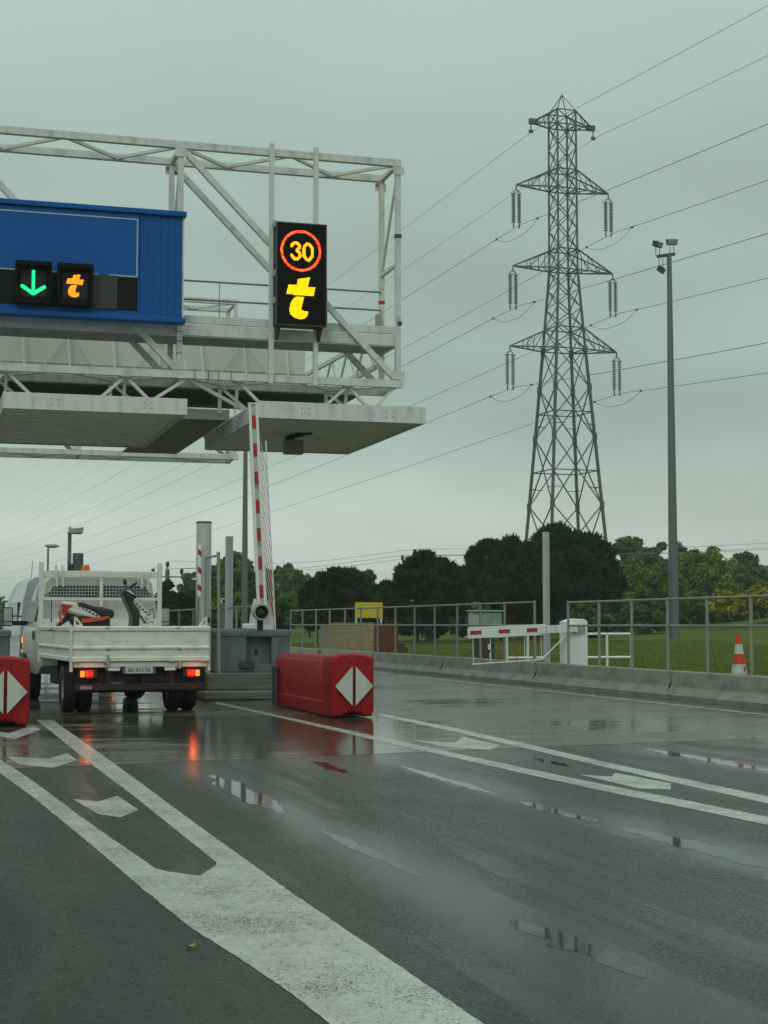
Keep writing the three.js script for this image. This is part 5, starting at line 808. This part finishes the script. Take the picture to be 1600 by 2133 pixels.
T('leafy', 'hazy tree crown left of the tall floodlight mast', 1392, 150, 1108, 1325, 66, PALE, 1.0, 0.4, GR);
T('leafy', 'yellow green leafy tree in front of the hazy trees left of the mast', 1352, 112, 1150, 1325, 76, LIME, 1.2, 0.4, GR);
T('leafy', 'broad yellow green tree right of the tall floodlight mast', 1470, 118, 1116, 1325, 84, LIME, 1.3, 0.8, GR);
T('leafy', 'hazy dark tree right of the broad yellow green tree', 1550, 155, 1136, 1325, 74, MID, 1.2, 0.8, GR);
T('leafy', 'hazy dark tree at the right edge of the picture', 1625, 150, 1140, 1325, 74, MID, 1.2, 0.8, GR);
T('leafy', 'green tree standing low behind the yellow shrubs', 1560, 122, 1172, 1325, 84, MID, 1.2, 1.0, GR);
T('bush', 'yellow flowering shrub on the bank at right', 1515, 96, 1222, 1292, 48, YEL, 1.1, 1.6, GB);
T('bush', 'yellow flowering shrub at the right edge of the picture', 1590, 98, 1216, 1290, 54, YEL, 1.1, 1.8, GB);

for (let i = 0; i < 20; i++) { const px = 345 + i * 49 + rr(-8, 8); T('bush', `dark undergrowth shrub in the long row beneath the pines, ${ORD[i]} from the left`, px, 100 + rr(-5, 8), 1252 + rr(-8, 10), 1318, 42, i % 3 ? DARK : MID, 1.0, 0.2, 'undergrowth row beyond the grass'); }
for (let i = 0; i < 9; i++) { const px = 1290 + i * 42 + rr(-8, 8); T('leafy', `hazy green tree in the far row at right, ${ORD[i]} from the left`, px, 170 + rr(-6, 10), 1178 + rr(-14, 10), 1315, 40, i % 2 ? MID : PALE, 0.6, 0.6, 'far tree row at right'); }
for (let i = 0; i < 8; i++) { const px = 1270 + i * 46 + rr(-8, 8); T('bush', `green shrub at the foot of the right-hand trees, ${ORD[i]} from the left`, px, 112 + rr(-3, 6), 1250 + rr(-8, 8), 1335, 40, i % 2 ? MID : LIME, 1.0, 0.9, 'shrub row at right'); }
{ // the far wood that closes the view along the horizon, one mass
  const cl = []; for (let i = 0; i < 260; i++) { const [x, , z] = sv(-250 + i * 8.2, 235 + rr(-14, 14), 0); cl.push([x, rr(0.8, 4.4), -z, rr(1.6, 2.6), rr(1.3, 2.2), rr(0.7, 1.3)]); }
  const m = new THREE.Mesh(leafCloud(cl, 110, 0.5, 'leaf', MID), leafMat); m.name = 'distant_wood'; m.userData = { kind: 'stuff', label: 'hazy distant wood along the horizon behind the trees', category: 'wood' }; m.castShadow = m.receiveShadow = true; scene.add(m);
}
// ------------------------------------------------------------------ grass tufts
{
  const tuft = []; for (let k = 0; k < 7; k++) { const a = rnd() * 6.28, h = rr(0.05, 0.11), b = rr(0.02, 0.05), g = new THREE.BufferGeometry(), ca = Math.cos(a), sa = Math.sin(a), ox = rr(-0.05, 0.05), oz = rr(-0.05, 0.05); g.setAttribute('position', new THREE.Float32BufferAttribute([ox - sa * 0.006, 0, oz + ca * 0.006, ox + sa * 0.006, 0, oz - ca * 0.006, ox + ca * b, h, oz + sa * b], 3)); g.computeVertexNormals(); tuft.push(g); }
  const n = 26000, im = new THREE.InstancedMesh(mergeGeometries(tuft), M(C(1, 1, 1), 0.8, 0, { side: THREE.DoubleSide }), n), m = new THREE.Matrix4(), q = new THREE.Quaternion(), ax = new THREE.Vector3(0, 1, 0), cc = new THREE.Color();
  for (let i = 0; i < n; i++) { const s = 20 + 60 * Math.pow(rnd(), 1.5), x = 12.9 + (4 + s * 0.32) * rnd() , k = rr(0.8, 1.7); q.setFromAxisAngle(ax, rnd() * 6.28); m.compose(V(x, groundY(x, s) - 0.005, s), q, new THREE.Vector3(k, k, k)); im.setMatrixAt(i, m); const y = rnd(); im.setColorAt(i, cc.setRGB(lerp(0.085, 0.16, y), lerp(0.14, 0.175, y), 0.018)); }
  im.name = 'grass'; im.userData = { kind: 'stuff', label: 'short green grass on the verge behind the railing', category: 'grass' }; im.castShadow = im.receiveShadow = true; scene.add(im);
}

{ // a fallen leaf on the near asphalt
  const t = thing('fallen_leaf', 'small yellow fallen leaf on the asphalt left of the wide white marking', 'leaf', [1.05, 0.004, 6.28], 0.6), g = new THREE.PlaneGeometry(0.05, 0.028, 6, 4); const p = g.attributes.position; for (let i = 0; i < p.count; i++) { const x = p.getX(i) / 0.025, w = Math.sqrt(Math.max(0, 1 - x * x)); p.setXYZ(i, p.getX(i), p.getY(i) * w, 0.008 * x * x + 0.006 * Math.abs(p.getY(i) / 0.014)); } g.rotateX(-Math.PI / 2); g.computeVertexNormals();
  part(t, 'blade', g, M(C(0.32, 0.24, 0.03), 0.6, 0, { side: THREE.DoubleSide })); tube(t, 'stalk', V(0.024, 0.006, 0), V(0.042, 0.003, 0.006), 0.0012, barkM);
}

renderer.render(scene, camera);
